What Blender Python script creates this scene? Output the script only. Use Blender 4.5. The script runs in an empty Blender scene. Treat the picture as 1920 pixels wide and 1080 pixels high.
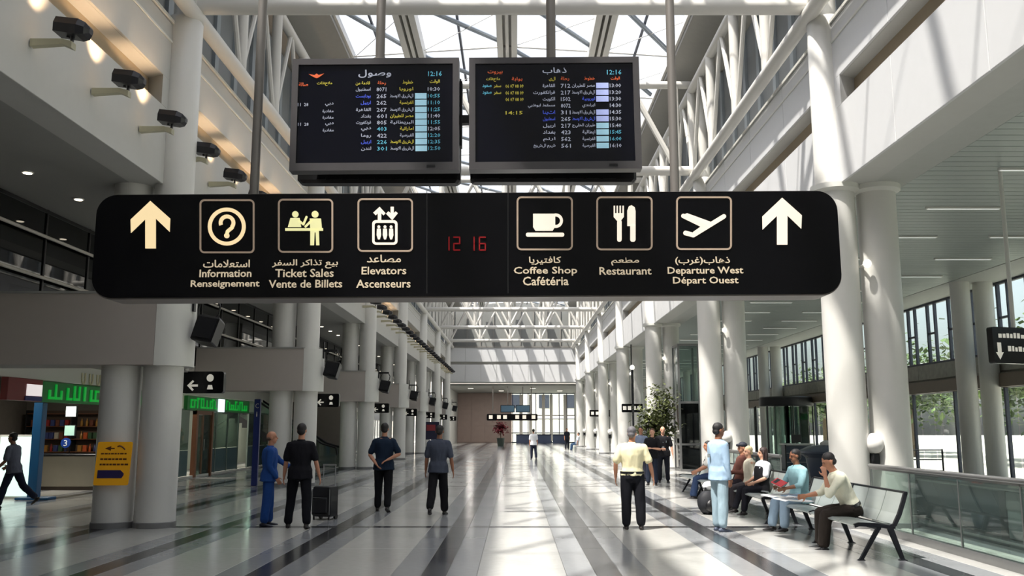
import bpy, math, random
import numpy as np
from mathutils import Vector, Matrix, noise
R = random.Random(7)
SC = bpy.context.scene
COL = SC.collection
PI = math.pi

# ------------------------------------------------------------------ camera, sky, sun, exposure
FPX, PITCH = 1680.0, math.atan(262 / 1680)
cam = bpy.data.cameras.new('camera')
cam.sensor_width = 36.0
cam.lens = FPX / 1920 * 36
cam.shift_x = -6 / 1920
cam.clip_end = 600
camo = bpy.data.objects.new('camera', cam)
camo.location = (0, 0, 1.7)
camo.rotation_euler = (PI / 2 + PITCH, 0, 0)
COL.objects.link(camo)
SC.camera = camo

wd = bpy.data.worlds.new('sky')
SC.world = wd
wd.use_nodes = True
nt = wd.node_tree
bg = nt.nodes['Background']
sky = nt.nodes.new('ShaderNodeTexSky')
sky.sky_type = 'NISHITA'
sky.sun_disc = False
sky.sun_elevation = math.radians(66)
sky.sun_rotation = math.radians(230)
sky.air_density = 1.0
sky.dust_density = 4.0
hz = nt.nodes.new('ShaderNodeHueSaturation'); hz.inputs['Saturation'].default_value = 0.38
nt.links.new(sky.outputs[0], hz.inputs['Color']); nt.links.new(hz.outputs[0], bg.inputs[0])
bg.inputs[1].default_value = 0.40

sl = bpy.data.lights.new('sun', 'SUN')
sl.energy = 12.5
sl.angle = math.radians(1.2)
sl.color = (1.0, 0.95, 0.86)
so = bpy.data.objects.new('sun', sl)
so.rotation_euler = Vector((0.36, 0.30, -1.0)).to_track_quat('-Z', 'Y').to_euler()
so.location = (-10, -10, 30)
COL.objects.link(so)

vs = SC.view_settings
vs.view_transform = 'Standard'
vs.look = 'None'
vs.exposure = 0.0
vs.gamma = 1.0
vs.use_curve_mapping = False
SC.cycles.max_bounces = 10
SC.cycles.diffuse_bounces = 5
SC.cycles.transparent_max_bounces = 24
SC.cycles.caustics_reflective = False
SC.cycles.caustics_refractive = False
SC.cycles.sample_clamp_indirect = 6.0

# ------------------------------------------------------------------ helpers
_c, _s = math.cos(PITCH), math.sin(PITCH)
def ray(px, py):
    a, b = (px - 966) / FPX, (540 - py) / FPX
    return a, _c - _s * b, _s + _c * b
def at_y(px, py, Y):
    r = ray(px, py); t = Y / r[1]
    return r[0] * t, 1.7 + r[2] * t

MATS = {}
def srgb(c):
    return tuple(((v / 255) / 12.92 if v / 255 <= 0.04045 else ((v / 255 + 0.055) / 1.055) ** 2.4) for v in c)
def mat(name, rgb, rough=0.5, metal=0.0, var=0.06, scale=6.0, bump=0.0, bscale=60.0, emit=None, es=0.0, spec=0.5, alpha=None):
    if name in MATS:
        return MATS[name]
    m = bpy.data.materials.new(name)
    m.use_nodes = True
    t = m.node_tree
    p = t.nodes['Principled BSDF']
    c = srgb(rgb)
    tc = t.nodes.new('ShaderNodeTexCoord')
    nz = t.nodes.new('ShaderNodeTexNoise')
    nz.inputs['Scale'].default_value = scale
    nz.inputs['Detail'].default_value = 4
    t.links.new(tc.outputs['Object'], nz.inputs['Vector'])
    mx = t.nodes.new('ShaderNodeMix'); mx.data_type = 'RGBA'
    mx.inputs[6].default_value = (*[v * (1 - var) for v in c], 1)
    mx.inputs[7].default_value = (*[min(1, v * (1 + var)) for v in c], 1)
    t.links.new(nz.outputs['Fac'], mx.inputs[0])
    t.links.new(mx.outputs[2], p.inputs['Base Color'])
    p.inputs['Roughness'].default_value = rough
    p.inputs['Metallic'].default_value = metal
    p.inputs['Specular IOR Level'].default_value = spec
    if bump:
        n2 = t.nodes.new('ShaderNodeTexNoise'); n2.inputs['Scale'].default_value = bscale
        t.links.new(tc.outputs['Object'], n2.inputs['Vector'])
        b = t.nodes.new('ShaderNodeBump'); b.inputs['Strength'].default_value = bump
        b.inputs['Distance'].default_value = 0.01
        t.links.new(n2.outputs['Fac'], b.inputs['Height'])
        t.links.new(b.outputs[0], p.inputs['Normal'])
    if emit:
        p.inputs['Emission Color'].default_value = (*srgb(emit), 1)
        p.inputs['Emission Strength'].default_value = es * 2 ** -vs.exposure
    MATS[name] = m
    return m
def glass(name, tint=(200, 215, 210), body=0.0, brgb=(200, 210, 208), rough=0.02, refl=1.0, transl=False):
    """thin sheet glass: tinted see-through, fresnel mirror, optional frosted body"""
    if name in MATS:
        return MATS[name]
    m = bpy.data.materials.new(name); m.use_nodes = True
    t = m.node_tree
    for n in list(t.nodes):
        if n.type == 'BSDF_PRINCIPLED': t.nodes.remove(n)
    out = [n for n in t.nodes if n.type == 'OUTPUT_MATERIAL'][0]
    tr = t.nodes.new('ShaderNodeBsdfTransparent'); tr.inputs[0].default_value = (*srgb(tint), 1)
    gl = t.nodes.new('ShaderNodeBsdfGlossy'); gl.inputs['Roughness'].default_value = rough
    lw = t.nodes.new('ShaderNodeLayerWeight'); lw.inputs[0].default_value = .5
    pw = t.nodes.new('ShaderNodeMath'); pw.operation = 'POWER'; pw.inputs[1].default_value = 5
    ma = t.nodes.new('ShaderNodeMath'); ma.operation = 'MULTIPLY_ADD'; ma.inputs[1].default_value = .92; ma.inputs[2].default_value = .05
    mu = t.nodes.new('ShaderNodeMath'); mu.operation = 'MULTIPLY'; mu.inputs[1].default_value = refl; mu.use_clamp = True
    t.links.new(lw.outputs['Facing'], pw.inputs[0]); t.links.new(pw.outputs[0], ma.inputs[0]); t.links.new(ma.outputs[0], mu.inputs[0])
    base = tr.outputs[0]
    if body > 0:
        df = t.nodes.new('ShaderNodeBsdfTranslucent' if transl else 'ShaderNodeBsdfDiffuse')
        df.inputs[0].default_value = (*srgb(brgb), 1)
        m1 = t.nodes.new('ShaderNodeMixShader'); m1.inputs[0].default_value = body
        t.links.new(tr.outputs[0], m1.inputs[1]); t.links.new(df.outputs[0], m1.inputs[2])
        base = m1.outputs[0]
    m2 = t.nodes.new('ShaderNodeMixShader')
    t.links.new(mu.outputs[0], m2.inputs[0]); t.links.new(base, m2.inputs[1]); t.links.new(gl.outputs[0], m2.inputs[2])
    t.links.new(m2.outputs[0], out.inputs[0])
    MATS[name] = m
    return m

def frame_of(d):
    d = Vector(d).normalized()
    a = Vector((0, 0, 1)) if abs(d.z) < 0.9 else Vector((0, 1, 0))
    u = d.cross(a).normalized()
    return u, u.cross(d).normalized()

class MB:
    """collects shapes for ONE mesh"""
    def __init__(s):
        s.v, s.f = [], []
    def add(s, vs, fs):
        n = len(s.v)
        s.v += [tuple(p) for p in vs]
        s.f += [tuple(i + n for i in f) for f in fs]
        return s
    def box(s, x0, x1, y0, y1, z0, z1):
        return s.add([(x0, y0, z0), (x1, y0, z0), (x1, y1, z0), (x0, y1, z0), (x0, y0, z1), (x1, y0, z1), (x1, y1, z1), (x0, y1, z1)],
                     [(3, 2, 1, 0), (4, 5, 6, 7), (0, 1, 5, 4), (1, 2, 6, 5), (2, 3, 7, 6), (3, 0, 4, 7)])
    def bbox(s, x0, x1, y0, y1, z0, z1, b=0.01):
        """box with chamfered vertical and horizontal edges (three stacked rings)"""
        def ring(i, z):
            a, c, d, e = x0 + i, x1 - i, y0 + i, y1 - i
            k = b
            return [(a + k, d, z), (c - k, d, z), (c, d + k, z), (c, e - k, z), (c - k, e, z), (a + k, e, z), (a, e - k, z), (a, d + k, z)]
        return s.rings([ring(b, z0), ring(0, z0 + b), ring(0, z1 - b), ring(b, z1)])
    def rings(s, rs, caps=True):
        n = len(rs[0]); vs = [p for r in rs for p in r]; fs = []
        for i in range(len(rs) - 1):
            for j in range(n):
                k = (j + 1) % n
                fs.append((i * n + j, i * n + k, (i + 1) * n + k, (i + 1) * n + j))
        if caps:
            fs.append(tuple(reversed(range(n))))
            fs.append(tuple((len(rs) - 1) * n + j for j in range(n)))
        return s.add(vs, fs)
    def loft(s, secs, side, n=12, front=None):
        """secs: (centre, r_side, r_front); side/front: ellipse axes"""
        side = Vector(side)
        front = Vector(front)
        rs = []
        for c, a, b in secs:
            c = Vector(c)
            rs.append([c + side * (a * math.cos(2 * PI * j / n)) + front * (b * math.sin(2 * PI * j / n)) for j in range(n)])
        return s.rings(rs)
    def cyl(s, p0, p1, r0, r1=None, n=12, caps=True):
        r1 = r0 if r1 is None else r1
        p0, p1 = Vector(p0), Vector(p1)
        u, w = frame_of(p1 - p0)
        g = lambda c, r: [c + u * (r * math.cos(2 * PI * j / n)) + w * (r * math.sin(2 * PI * j / n)) for j in range(n)]
        return s.rings([g(p0, r0), g(p1, r1)], caps)
    def tube(s, pts, r, n=8):
        for a, b in zip(pts, pts[1:]):
            s.cyl(a, b, r, r, n)
        return s
    def caps(s, p0, p1, r0, r1, n=10, k=3):
        """tapered capsule"""
        p0, p1 = Vector(p0), Vector(p1); d = (p1 - p0)
        L = d.length or 1e-6
        d = d / L
        u, w = frame_of(d)
        rs = []
        g = lambda c, r: [c + u * (r * math.cos(2 * PI * j / n)) + w * (r * math.sin(2 * PI * j / n)) for j in range(n)]
        for i in range(k + 1):
            a = -PI / 2 + (PI / 2) * (i + 0.25) / (k + 0.25)
            rs.append(g(p0 + d * (r0 * math.sin(a)), r0 * math.cos(a)))
        for i in range(k + 1):
            a = (PI / 2) * i / (k + 0.25)
            rs.append(g(p1 + d * (r1 * math.sin(a)), r1 * math.cos(a)))
        return s.rings(rs)
    def ell(s, c, rx, ry, rz, M=None, n=14, k=9, jit=0.0):
        c = Vector(c); rs = []
        for i in range(k):
            a = -PI / 2 + PI * (i + 0.5) / k
            r = []
            for j in range(n):
                t = 2 * PI * j / n
                p = Vector((math.cos(a) * math.cos(t), math.cos(a) * math.sin(t), math.sin(a)))
                q = Vector((p.x * rx, p.y * ry, p.z * rz))
                if jit: q *= 1 + jit * noise.noise(p * 3.1)
                r.append(c + (M @ q if M else q))
            rs.append(r)
        return s.rings(rs)
    def prism(s, poly, f, d0, d1):
        """poly of (a,b) mapped by f(a,b,d)"""
        n = len(poly)
        return s.add([f(a, b, d0) for a, b in poly] + [f(a, b, d1) for a, b in poly],
                     [tuple(range(n)), tuple(reversed(range(n, 2 * n)))] + [(i, i + n, (i + 1) % n + n, (i + 1) % n) for i in range(n)])
    def mesh(s, name, m, smooth=True):
        me = bpy.data.meshes.new(name)
        me.from_pydata(s.v, [], s.f)
        me.validate()
        for mm in (m if isinstance(m, (list, tuple)) else [m]):
            me.materials.append(mm)
        import bmesh
        bm = bmesh.new(); bm.from_mesh(me)
        bmesh.ops.recalc_face_normals(bm, faces=bm.faces)
        bm.to_mesh(me); bm.free()
        if smooth:
            me.shade_smooth(); me.set_sharp_from_angle(angle=math.radians(38))
        return me
    def build(s, name, m, parent=None, smooth=True, **kw):
        o = bpy.data.objects.new(name, s.mesh(name, m, smooth))
        COL.objects.link(o)
        if parent: o.parent = parent
        for k, v in kw.items(): o[k] = v
        return o
def inst(me, name, parent=None, loc=(0, 0, 0), rot=(0, 0, 0), scale=None, **kw):
    o = bpy.data.objects.new(name, me)
    COL.objects.link(o)
    o.location = loc; o.rotation_euler = rot
    if scale: o.scale = scale
    if parent: o.parent = parent
    for k, v in kw.items(): o[k] = v
    return o
def empty(name, loc=(0, 0, 0), rz=0.0, label=None, cat=None, group=None, kind=None):
    o = bpy.data.objects.new(name, None)
    COL.objects.link(o)
    o.empty_display_size = 0.2
    o.location = loc; o.rotation_euler = (0, 0, rz)
    tag(o, label, cat, group, kind)
    return o
def tag(o, label=None, cat=None, group=None, kind=None):
    if label: o['label'] = label
    if cat: o['category'] = cat
    if group: o['group'] = group
    if kind: o['kind'] = kind
    return o
def copy_tree(o, parent=None):
    c = o.copy(); COL.objects.link(c)
    if parent: c.parent = parent
    for ch in list(o.children): copy_tree(ch, c)
    return c

# ---- Arabic letters joined by hand (presentation forms), written left to right for the text object
AR = {'ا': (0xFE8D, 2), 'ب': (0xFE8F, 4), 'ت': (0xFE95, 4), 'ة': (0xFE93, 2), 'ح': (0xFEA1, 4), 'خ': (0xFEA5, 4), 'د': (0xFEA9, 2), 'ذ': (0xFEAB, 2),
      'ر': (0xFEAD, 2), 'س': (0xFEB1, 4), 'ص': (0xFEB9, 4), 'ط': (0xFEC1, 4), 'ع': (0xFEC9, 4), 'غ': (0xFECD, 4), 'ف': (0xFED1, 4), 'ق': (0xFED5, 4),
      'ك': (0xFED9, 4), 'ل': (0xFEDD, 4), 'م': (0xFEE1, 4), 'ن': (0xFEE5, 4), 'ه': (0xFEE9, 4), 'و': (0xFEED, 2), 'ي': (0xFEF1, 4)}
def arabic(s):
    w = s.replace('لا', 'L')
    out = []
    for i, ch in enumerate(w):
        prev = w[i - 1] if i else ' '
        nxt = w[i + 1] if i + 1 < len(w) else ' '
        pj = prev in AR and AR[prev][1] == 4
        nj = nxt in AR or nxt == 'L'
        if ch == 'L':
            out.append(chr(0xFEFC if pj else 0xFEFB)); continue
        if ch not in AR:
            out.append({'(': ')', ')': '('}.get(ch, ch)); continue
        b, k = AR[ch]
        if k == 2: out.append(chr(b + (1 if pj else 0)))
        else: out.append(chr(b + (3 if pj and nj else 2 if nj else 1 if pj else 0)))
    return ''.join(reversed(out))
def text_mesh(s, name, m, w, h, depth=0.004, bold=0.0, res=2):
    """flat lettering in the XZ plane, fitted to a w x h box centred on the origin, facing -Y"""
    cu = bpy.data.curves.new('lettering', 'FONT')
    cu.body = s; cu.resolution_u = res; cu.extrude = depth; cu.offset = bold
    o = bpy.data.objects.new('lettering', cu)
    COL.objects.link(o)
    me = bpy.data.meshes.new_from_object(o.evaluated_get(bpy.context.evaluated_depsgraph_get()))
    bpy.data.objects.remove(o)
    n = len(me.vertices)
    a = np.empty(n * 3, dtype=np.float32)
    me.vertices.foreach_get('co', a)
    a = a.reshape(-1, 3)
    lo, hi = a.min(0), a.max(0)
    b = np.empty_like(a)
    b[:, 0] = ((a[:, 0] - lo[0]) / (hi[0] - lo[0]) - 0.5) * w
    b[:, 2] = ((a[:, 1] - lo[1]) / (hi[1] - lo[1]) - 0.5) * h
    b[:, 1] = -a[:, 2]
    me.vertices.foreach_set('co', b.reshape(-1))
    me.name = name
    me.materials.clear(); me.materials.append(m)
    me.update()
    return me

# ------------------------------------------------------------------ materials
M_white = mat('painted_white', (212, 212, 206), 0.38, var=0.02)
M_col = mat('column_paint', (212, 211, 206), 0.35, var=0.02, bump=0.03, bscale=20)
M_panel = mat('wall_panel', (206, 207, 208), 0.42, var=0.02)
M_wall = mat('plaster', (186, 186, 182), 0.6, var=0.03)
M_taupe = mat('taupe_bulkhead', (176, 168, 161), 0.6, var=0.03)
M_slot = mat('slot_lining', (166, 152, 130), 0.6)
M_soffit = mat('soffit', (150, 150, 146), 0.6, var=0.03)
M_slat = mat('ceiling_slat', (168, 176, 172), 0.4, metal=0.3, var=0.02)
M_steel = mat('truss_paint', (206, 204, 198), 0.4, var=0.02)
M_roofpan = mat('roof_panel', (140, 138, 132), 0.6)
M_truss_back = mat('clerestory_lining', (128, 132, 134), 0.6)
M_dark = mat('dark_metal', (44, 45, 48), 0.4, metal=0.5)
M_black = mat('black_plastic', (16, 16, 19), 0.4)
M_black_gloss = mat('sign_black', (5, 5, 8), 0.22, spec=0.35)
M_alu = mat('brushed_aluminium', (150, 150, 150), 0.35, metal=0.8)
M_pole = mat('pole_metal', (134, 130, 126), 0.4, metal=0.4)
M_mull = mat('mullion', (62, 66, 80), 0.4, metal=0.3)
M_concrete = mat('outdoor_concrete', (205, 200, 190), 0.8)
G_clear = glass('clear_glass', (238, 244, 242))
G_roof = glass('roof_glass', (236, 236, 238), 0.10, (235, 238, 240), transl=True)
G_green = glass('green_glass', (212, 224, 220), 0.06, (150, 164, 162), refl=1.2)
G_dark = glass('dark_glass', (70, 80, 80), 0.15, (30, 34, 36), refl=1.3)
G_shop = glass('shop_glass', (170, 185, 178), 0.15, (140, 150, 145), refl=1.2)

def floor_mat(name, rgb, rough):
    m = mat(name, rgb, rough, var=0.10, scale=9.0)
    t = m.node_tree; p = t.nodes['Principled BSDF']
    oi = t.nodes.new('ShaderNodeObjectInfo')
    tc = t.nodes.new('ShaderNodeTexCoord')
    sp = t.nodes.new('ShaderNodeTexNoise'); sp.inputs['Scale'].default_value = 0.7
    t.links.new(tc.outputs['Object'], sp.inputs['Vector'])
    mr = t.nodes.new('ShaderNodeMapRange'); mr.inputs[3].default_value = rough * 0.7; mr.inputs[4].default_value = rough * 1.5
    t.links.new(sp.outputs['Fac'], mr.inputs[0]); t.links.new(mr.outputs[0], p.inputs['Roughness'])
    return m
F_light = floor_mat('floor_light', (184, 184, 180), 0.15)
F_grey = floor_mat('floor_grey', (142, 145, 148), 0.15)
F_dark = floor_mat('floor_dark', (54, 55, 58), 0.16)

BAYS = [5 + 11 * k for k in range(8)]          # column lines 5,16,...,82
XL, XR = -6.35, 5.85                            # atrium wall faces
Y0, Y1, Y2 = -6.0, 86.5, 105.0

# ------------------------------------------------------------------ floor
fl = MB().box(-16, 15.0, Y0, Y2, -0.25, -0.005).build('floor', mat('grout', (110, 110, 108), 0.6), kind='structure')
PER = 2.05
bands = []
for k in range(-7, 7):
    c = 1.1 + PER * k
    bands += [(c - .15, c + .15, 'd'), (c + .15, c + .50, 'g'), (c + .50, c + 1.55, 'l'), (c + 1.55, c + 1.90, 'g')]
rows = []
for y in range(-6, 105, 11):
    rows.append((y - .13, y + .13, 1))
    for q in range(4):
        a = y + .13 + q * (10.74 / 4)
        rows.append((a, a + 10.74 / 4, 0))
rest = {'d': MB(), 'g': MB(), 'l': MB()}
FM = {'d': F_dark, 'g': F_grey, 'l': F_light}
cache = {}
G = 0.003
for (a, b, t) in rows:
    for (x0, x1, c) in bands:
        if x1 > 14.9: continue
        cc = 'd' if (t and c != 'd') else c
        if t: cc = 'd'
        b2, a2 = min(b, Y2), max(a, Y0)
        if b2 <= a2: continue
        if 8 < a < 30 and -6 < x0 < 5.9:
            key = (round(x1 - x0, 3), round(b - a, 3), cc)
            if key not in cache:
                w, h = (x1 - x0) / 2 - G, (b - a) / 2 - G
                cache[key] = MB().rings([[(-w, -h, -.02), (w, -h, -.02), (w, h, -.02), (-w, h, -.02)], [(-w, -h, -.002), (w, -h, -.002), (w, h, -.002), (-w, h, -.002)],
                                         [(-w + .002, -h + .002, 0), (w - .002, -h + .002, 0), (w - .002, h - .002, 0), (-w + .002, h - .002, 0)]]).mesh('floor_slab', FM[cc], False)
            inst(cache[key], 'floor_slab', fl, ((x0 + x1) / 2, (a + b) / 2, 0))
        else:
            rest[cc].box(x0 + G, x1 - G, a2 + G, b2 - G, -.02, 0)
for c in rest:
    rest[c].build('floor_slab', FM[c], fl, False, kind='stuff')

# ------------------------------------------------------------------ atrium walls
def side_wall(name, X, sgn, panel_m, step):
    """sgn +1: wall to the right; solid band, long recessed slot, upper band, ledge"""
    f = lambda d: X + sgn * d
    def bx(mb, d0, d1, y0, y1, z0, z1):
        a, b = sorted((f(d0), f(d1)))
        mb.box(a, b, y0, y1, z0, z1)
    core = MB()
    bx(core, .05, .6, Y0, Y1, 6.07, 7.46)
    bx(core, .05, .6, Y0, Y1, 8.0, 9.1)
    bx(core, .38, .6, Y0, Y1, 7.46, 8.0)
    w = core.build(name, M_wall, kind='structure')
    m = MB()
    bx(m, .33, .37, Y0, Y1, 7.44, 8.02)
    m.build('slot_lining', M_slot, w)
    y = 5.0 - 11
    meshes = {}
    while y < Y1 - .1:
        for (z0, z1) in ((6.05, 7.45), (8.0, 9.08)):
            L = min(step, Y1 - y)
            key = (round(L, 2), z0)
            if key not in meshes:
                p = MB()
                a, b = sorted((sgn * 0.0, sgn * 0.05))
                p.bbox(a, b, .008, L - .008, z0, z1, 0.006)
                meshes[key] = p.mesh('wall_panel', panel_m, False)
            inst(meshes[key], 'wall_panel', w, (X, y, 0))
        y += step
    # splayed end cheeks of the slot at each column
    ck = None
    for yb in [-6] + BAYS:
        if ck is None:
            q = MB()
            q.prism([(-.62, 0), (-.42, .37), (.42, .37), (.62, 0)], lambda a, b, d: (sgn * b, a, d), 7.45, 8.0)
            ck = q.mesh('slot_cheek', panel_m, False)
        inst(ck, 'slot_cheek', w, (X, yb, 0))
    led = MB(); bx(led, -.03, .6, Y0, Y1, 9.1, 9.16)
    bx(led, -.02, .03, Y0, Y1, 8.72, 8.76)
    led.build('ledge', M_white, w)
    up = MB(); bx(up, .55, .65, Y0, Y1, 9.16, 12.55)
    up.build('clerestory_lining', M_truss_back, w)
    rib = None
    for i in range(int((Y1 - Y0) / 1.375)):
        if rib is None:
            a, b = sorted((sgn * .47, sgn * .56))
            rib = MB().box(a, b, -.12, .12, 9.16, 12.5).mesh('rib', mat('rib_paint', (150, 158, 164), .5), False)
        inst(rib, 'rib', w, (X, Y0 + .7 + i * 1.375, 0))
    return w
wall_l = side_wall('wall_left', XL, -1, M_wall, 11.0)
wall_r = side_wall('wall_right', XR, 1, M_panel, 2.75)

# ------------------------------------------------------------------ roof: sloped panels, long beams, braces, panes
roof = MB()
for s, xa, xb in ((-1, XL - .65, -5.2), (1, XR + .65, 5.0)):
    roof.add([(xa, Y0, 12.5), (xb, Y0, 13.15), (xb, Y1, 13.15), (xa, Y1, 12.5), (xa, Y0, 12.75), (xb, Y0, 13.4), (xb, Y1, 13.4), (xa, Y1, 12.75)],
             [(0, 1, 2, 3), (4, 7, 6, 5), (0, 4, 5, 1), (1, 5, 6, 2), (2, 6, 7, 3), (3, 7, 4, 0)])
ceil = roof.build('ceiling', M_roofpan, None, False, kind='structure')
RB = [-5.2, -3.15, -.25, 2.6, 5.0]
zr = lambda x: 13.45 + 0.35 * (1 - abs(x + .1) / 5.1)
for x in RB[1:-1]:
    m = MB()
    for dx, w_ in ((-.22, .09), (0, .05), (.22, .09)):
        m.box(x + dx - w_, x + dx + w_, Y0, Y1, zr(x) - .45, zr(x))
    m.box(x - .30, x + .30, Y0, Y1, zr(x) - .08, zr(x) - .02)
    m.build('roof_beam', M_steel, ceil, False)
m = MB()
for x in (RB[0], RB[-1]): m.box(x - .08, x + .08, Y0, Y1, 13.3, 13.55)
m.build('roof_beam', M_steel, ceil, False)
for x in (-4.2, -1.7, 1.15, 3.8):
    MB().cyl((x, Y0, zr(x) - .12), (x, Y1, zr(x) - .12), .045, n=6).build('roof_rail', M_mull, ceil)
STEP = 3.6667
ny = int((Y1 - Y0) / STEP)
for i in range(ny + 1):
    y = Y0 + i * STEP
    m = MB()
    for a, b in zip(RB, RB[1:]):
        m.cyl((a, y, zr(a) - .1), (b, y, zr(b) - .1), .03, n=6)
    m.build('cross_bar', M_steel, ceil)
    if y + STEP > Y1 + .1: continue
    for a, b in zip(RB, RB[1:]):
        m = MB()
        for o_ in (0, .14):
            m.cyl((a + .25, y + o_, zr(a) - .2), (b - .25, y + STEP * .8 + o_, zr(b) - .2), .05, n=6)
        m.build('roof_brace', mat('brace_grey', (150, 160, 172), .4, .3), ceil)
        c = MB()
        c.cyl((a + .2, y + STEP * .9, zr(a) - .25), (b - .2, y + STEP * .25, zr(b) - .25), .012, n=5)
        c.build('tie_rod', M_steel, ceil)
        p = MB()
        g = .015
        p.add([(a + g, y + g, zr(a)), (b - g, y + g, zr(b)), (b - g, y + STEP - g, zr(b)), (a + g, y + STEP - g, zr(a))], [(0, 1, 2, 3)])
        p.build('roof_pane', G_roof, ceil, False)

# ------------------------------------------------------------------ columns
def revolve(prof, n=28):
    return MB().rings([[(r * math.cos(2 * PI * j / n), r * math.sin(2 * PI * j / n), z) for j in range(n)] for r, z in prof])
ORD = ['first', 'second', 'third', 'fourth', 'fifth', 'sixth', 'seventh', 'eighth']
tall = revolve([(.34, 0), (.34, 3), (.34, 6), (.34, 9.25), (.30, 9.32), (.20, 9.36), (.20, 9.7)]).mesh('shaft', M_col)
short = revolve([(.34, 0), (.34, 3), (.34, 6.1)]).mesh('shaft', M_col)
short3 = revolve([(.28, 0), (.28, 3), (.28, 6.1)]).mesh('shaft', M_col)
shoe_m = revolve([(.355, 0), (.355, .09), (.345, .10), (.341, .10)]).mesh('base_ring', mat('base_grey', (120, 120, 120), .5))
ring_m = revolve([(.341, 5.93), (.43, 5.98), (.43, 6.08), (.341, 6.08)]).mesh('collar', M_white)
joint_m = revolve([(.342, 0), (.3435, .006), (.3435, .02), (.342, .026)]).mesh('joint_ring', mat('joint', (150, 150, 146), .5))
for k, y in enumerate(BAYS):
    for side, xs in (('left', (-6.26, -7.0)), ('right', (5.87, 6.62))):
        for j, x in enumerate(xs):
            if k == 0:
                lab = f'white round {"tall inner" if j == 0 else "short outer"} column just behind the camera\'s view edge on the {side} side'
            else:
                near = {('left', 1, 0): 'with the loudspeaker above', ('left', 1, 1): 'wearing the yellow notice', ('right', 1, 0): 'behind the seated men', ('right', 1, 1): 'beside the glass railing'}.get((side, k, j), '')
                lab = f'white round {"tall inner" if j == 0 else "outer"} column of the {ORD[k-1]} pair on the {side} {near}'.strip()
            c = empty('column', (x, y, 0), 0, lab, 'column', 'white round columns along the hall')
            inst(tall if j == 0 else short, 'shaft', c)
            inst(shoe_m, 'base_ring', c)
            if side == 'right':
                inst(ring_m, 'collar', c)
for k, y in enumerate(BAYS[1:]):
    for j, x in enumerate((13.55, 14.25)):
        c = empty('column', (x, y, 0), 0, f'slimmer white column by the right window wall, {ORD[k]} pair, {"inner" if j == 0 else "outer"} one', 'column', 'slim columns along the window wall')
        inst(short3, 'shaft', c)
        inst(shoe_m, 'base_ring', c, scale=(.83, .83, 1))

# ------------------------------------------------------------------ trusses
def cross_truss(y, k):
    t = empty('roof_truss', (0, y, 0), 0, f'white tubular truss spanning the hall above the {ORD[k-1] if k else "nearest"} column line' , 'truss', 'white roof trusses across the hall')
    if k == 0: t['label'] = 'white tubular truss spanning the hall overhead in front of the display screens'
    xa, xb = -6.26, 5.87
    zb, zt = 9.6, 12.4
    MB().cyl((xa + .2, 0, zb), (xb - .2, 0, zb), .15, n=16).build('bottom_chord', M_steel, t)
    MB().cyl((xa, 0, zt), (xb, 0, zt), .12, n=12).build('top_chord', M_steel, t)
    for x in (xa, xb):
        MB().cyl((x, 0, 9.5), (x, 0, zt), .16, n=12).build('end_post', M_steel, t)
    xs = [-5.95 + 2.745 * i for i in range(5)]
    for i, x in enumerate(xs):
        if i: MB().cyl((x, 0, zb), (x, 0, zt), .12, n=8).build('post', M_steel, t)
        if i < 4:
            MB().cyl((x + .05, 0, zb + .1), (x + 1.37, 0, zt - .08), .095, n=8).build('diagonal', M_steel, t)
            MB().cyl((x + 2.7, 0, zb + .1), (x + 1.37, 0, zt - .08), .095, n=8).build('diagonal', M_steel, t)
for k, y in enumerate(BAYS): cross_truss(y, k)
pm = MB().cyl((0, 0, 9.45), (0, 0, 12.2), .13, n=10).mesh('post', M_steel)
dm = MB().cyl((0, .08, 9.5), (0, 1.30, 12.1), .06, n=8).cyl((0, 2.67, 9.5), (0, 1.45, 12.1), .06, n=8).mesh('diagonal', M_steel)
dm1 = MB().cyl((0, .08, 9.5), (0, 1.30, 12.1), .06, n=8).mesh('diagonal', M_steel)
dm2 = MB().cyl((0, 2.67, 9.5), (0, 1.45, 12.1), .06, n=8).mesh('diagonal', M_steel)
for side, x in (('left', -6.05), ('right', 5.55)):
    t = empty('side_truss', (x, 0, 0), 0, f'long white tubular truss running above the {side} wall under the skylight', 'truss')
    MB().cyl((0, Y0 + .02, 9.4), (0, Y1, 9.4), .15, n=14).build('bottom_chord', M_steel, t)
    MB().cyl((0, Y0 + .02, 12.2), (0, Y1, 12.2), .13, n=12).build('top_chord', M_steel, t)
    y = 5 - 8.25
    while y < Y1 - 1:
        inst(pm, 'post', t, (0, y, 0))
        if y + 2.75 < Y1:
            inst(dm1, 'diagonal', t, (0, y, 0)); inst(dm2, 'diagonal', t, (0, y, 0))
        y += 2.75

# ------------------------------------------------------------------ end bulkhead and end hall
we = MB().box(-7.0, 7.2, Y1 + .1, Y1 + .6, 5.92, 7.72).box(-7, 7.2, Y1 + .35, Y1 + .6, 7.72, 8.0).box(-7, 7.2, Y1 + .1, Y1 + .6, 8.0, 9.35).build('wall_end', M_wall, None, False, kind='structure')
for x in [XL + 1.525 * i for i in range(8)]:
    for z0, z1 in ((6.05, 7.72), (8.0, 9.35)):
        MB().bbox(x + .01, x + 1.515, Y1 + .04, Y1 + .1, z0, z1, .006).build('wall_panel', M_panel, we, False)
MB().box(-7, 7, Y1 - .02, Y1 + .6, 9.35, 9.5).build('ledge', mat('ledge_grey', (120, 118, 114), .6), we, False)
g = MB()
g.box(-7, 7, Y1 + .5, Y1 + .6, 9.5, 13.8)
g.build('gable_lining', mat('gable_grey', (112, 114, 112), .6), we, False)
for i in range(10):
    MB().box(-6 + i * 1.3 - .05, -6 + i * 1.3 + .05, Y1 + .4, Y1 + .5, 9.5, 13.6).build('rib', MATS['ledge_grey'], we, False)
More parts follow.
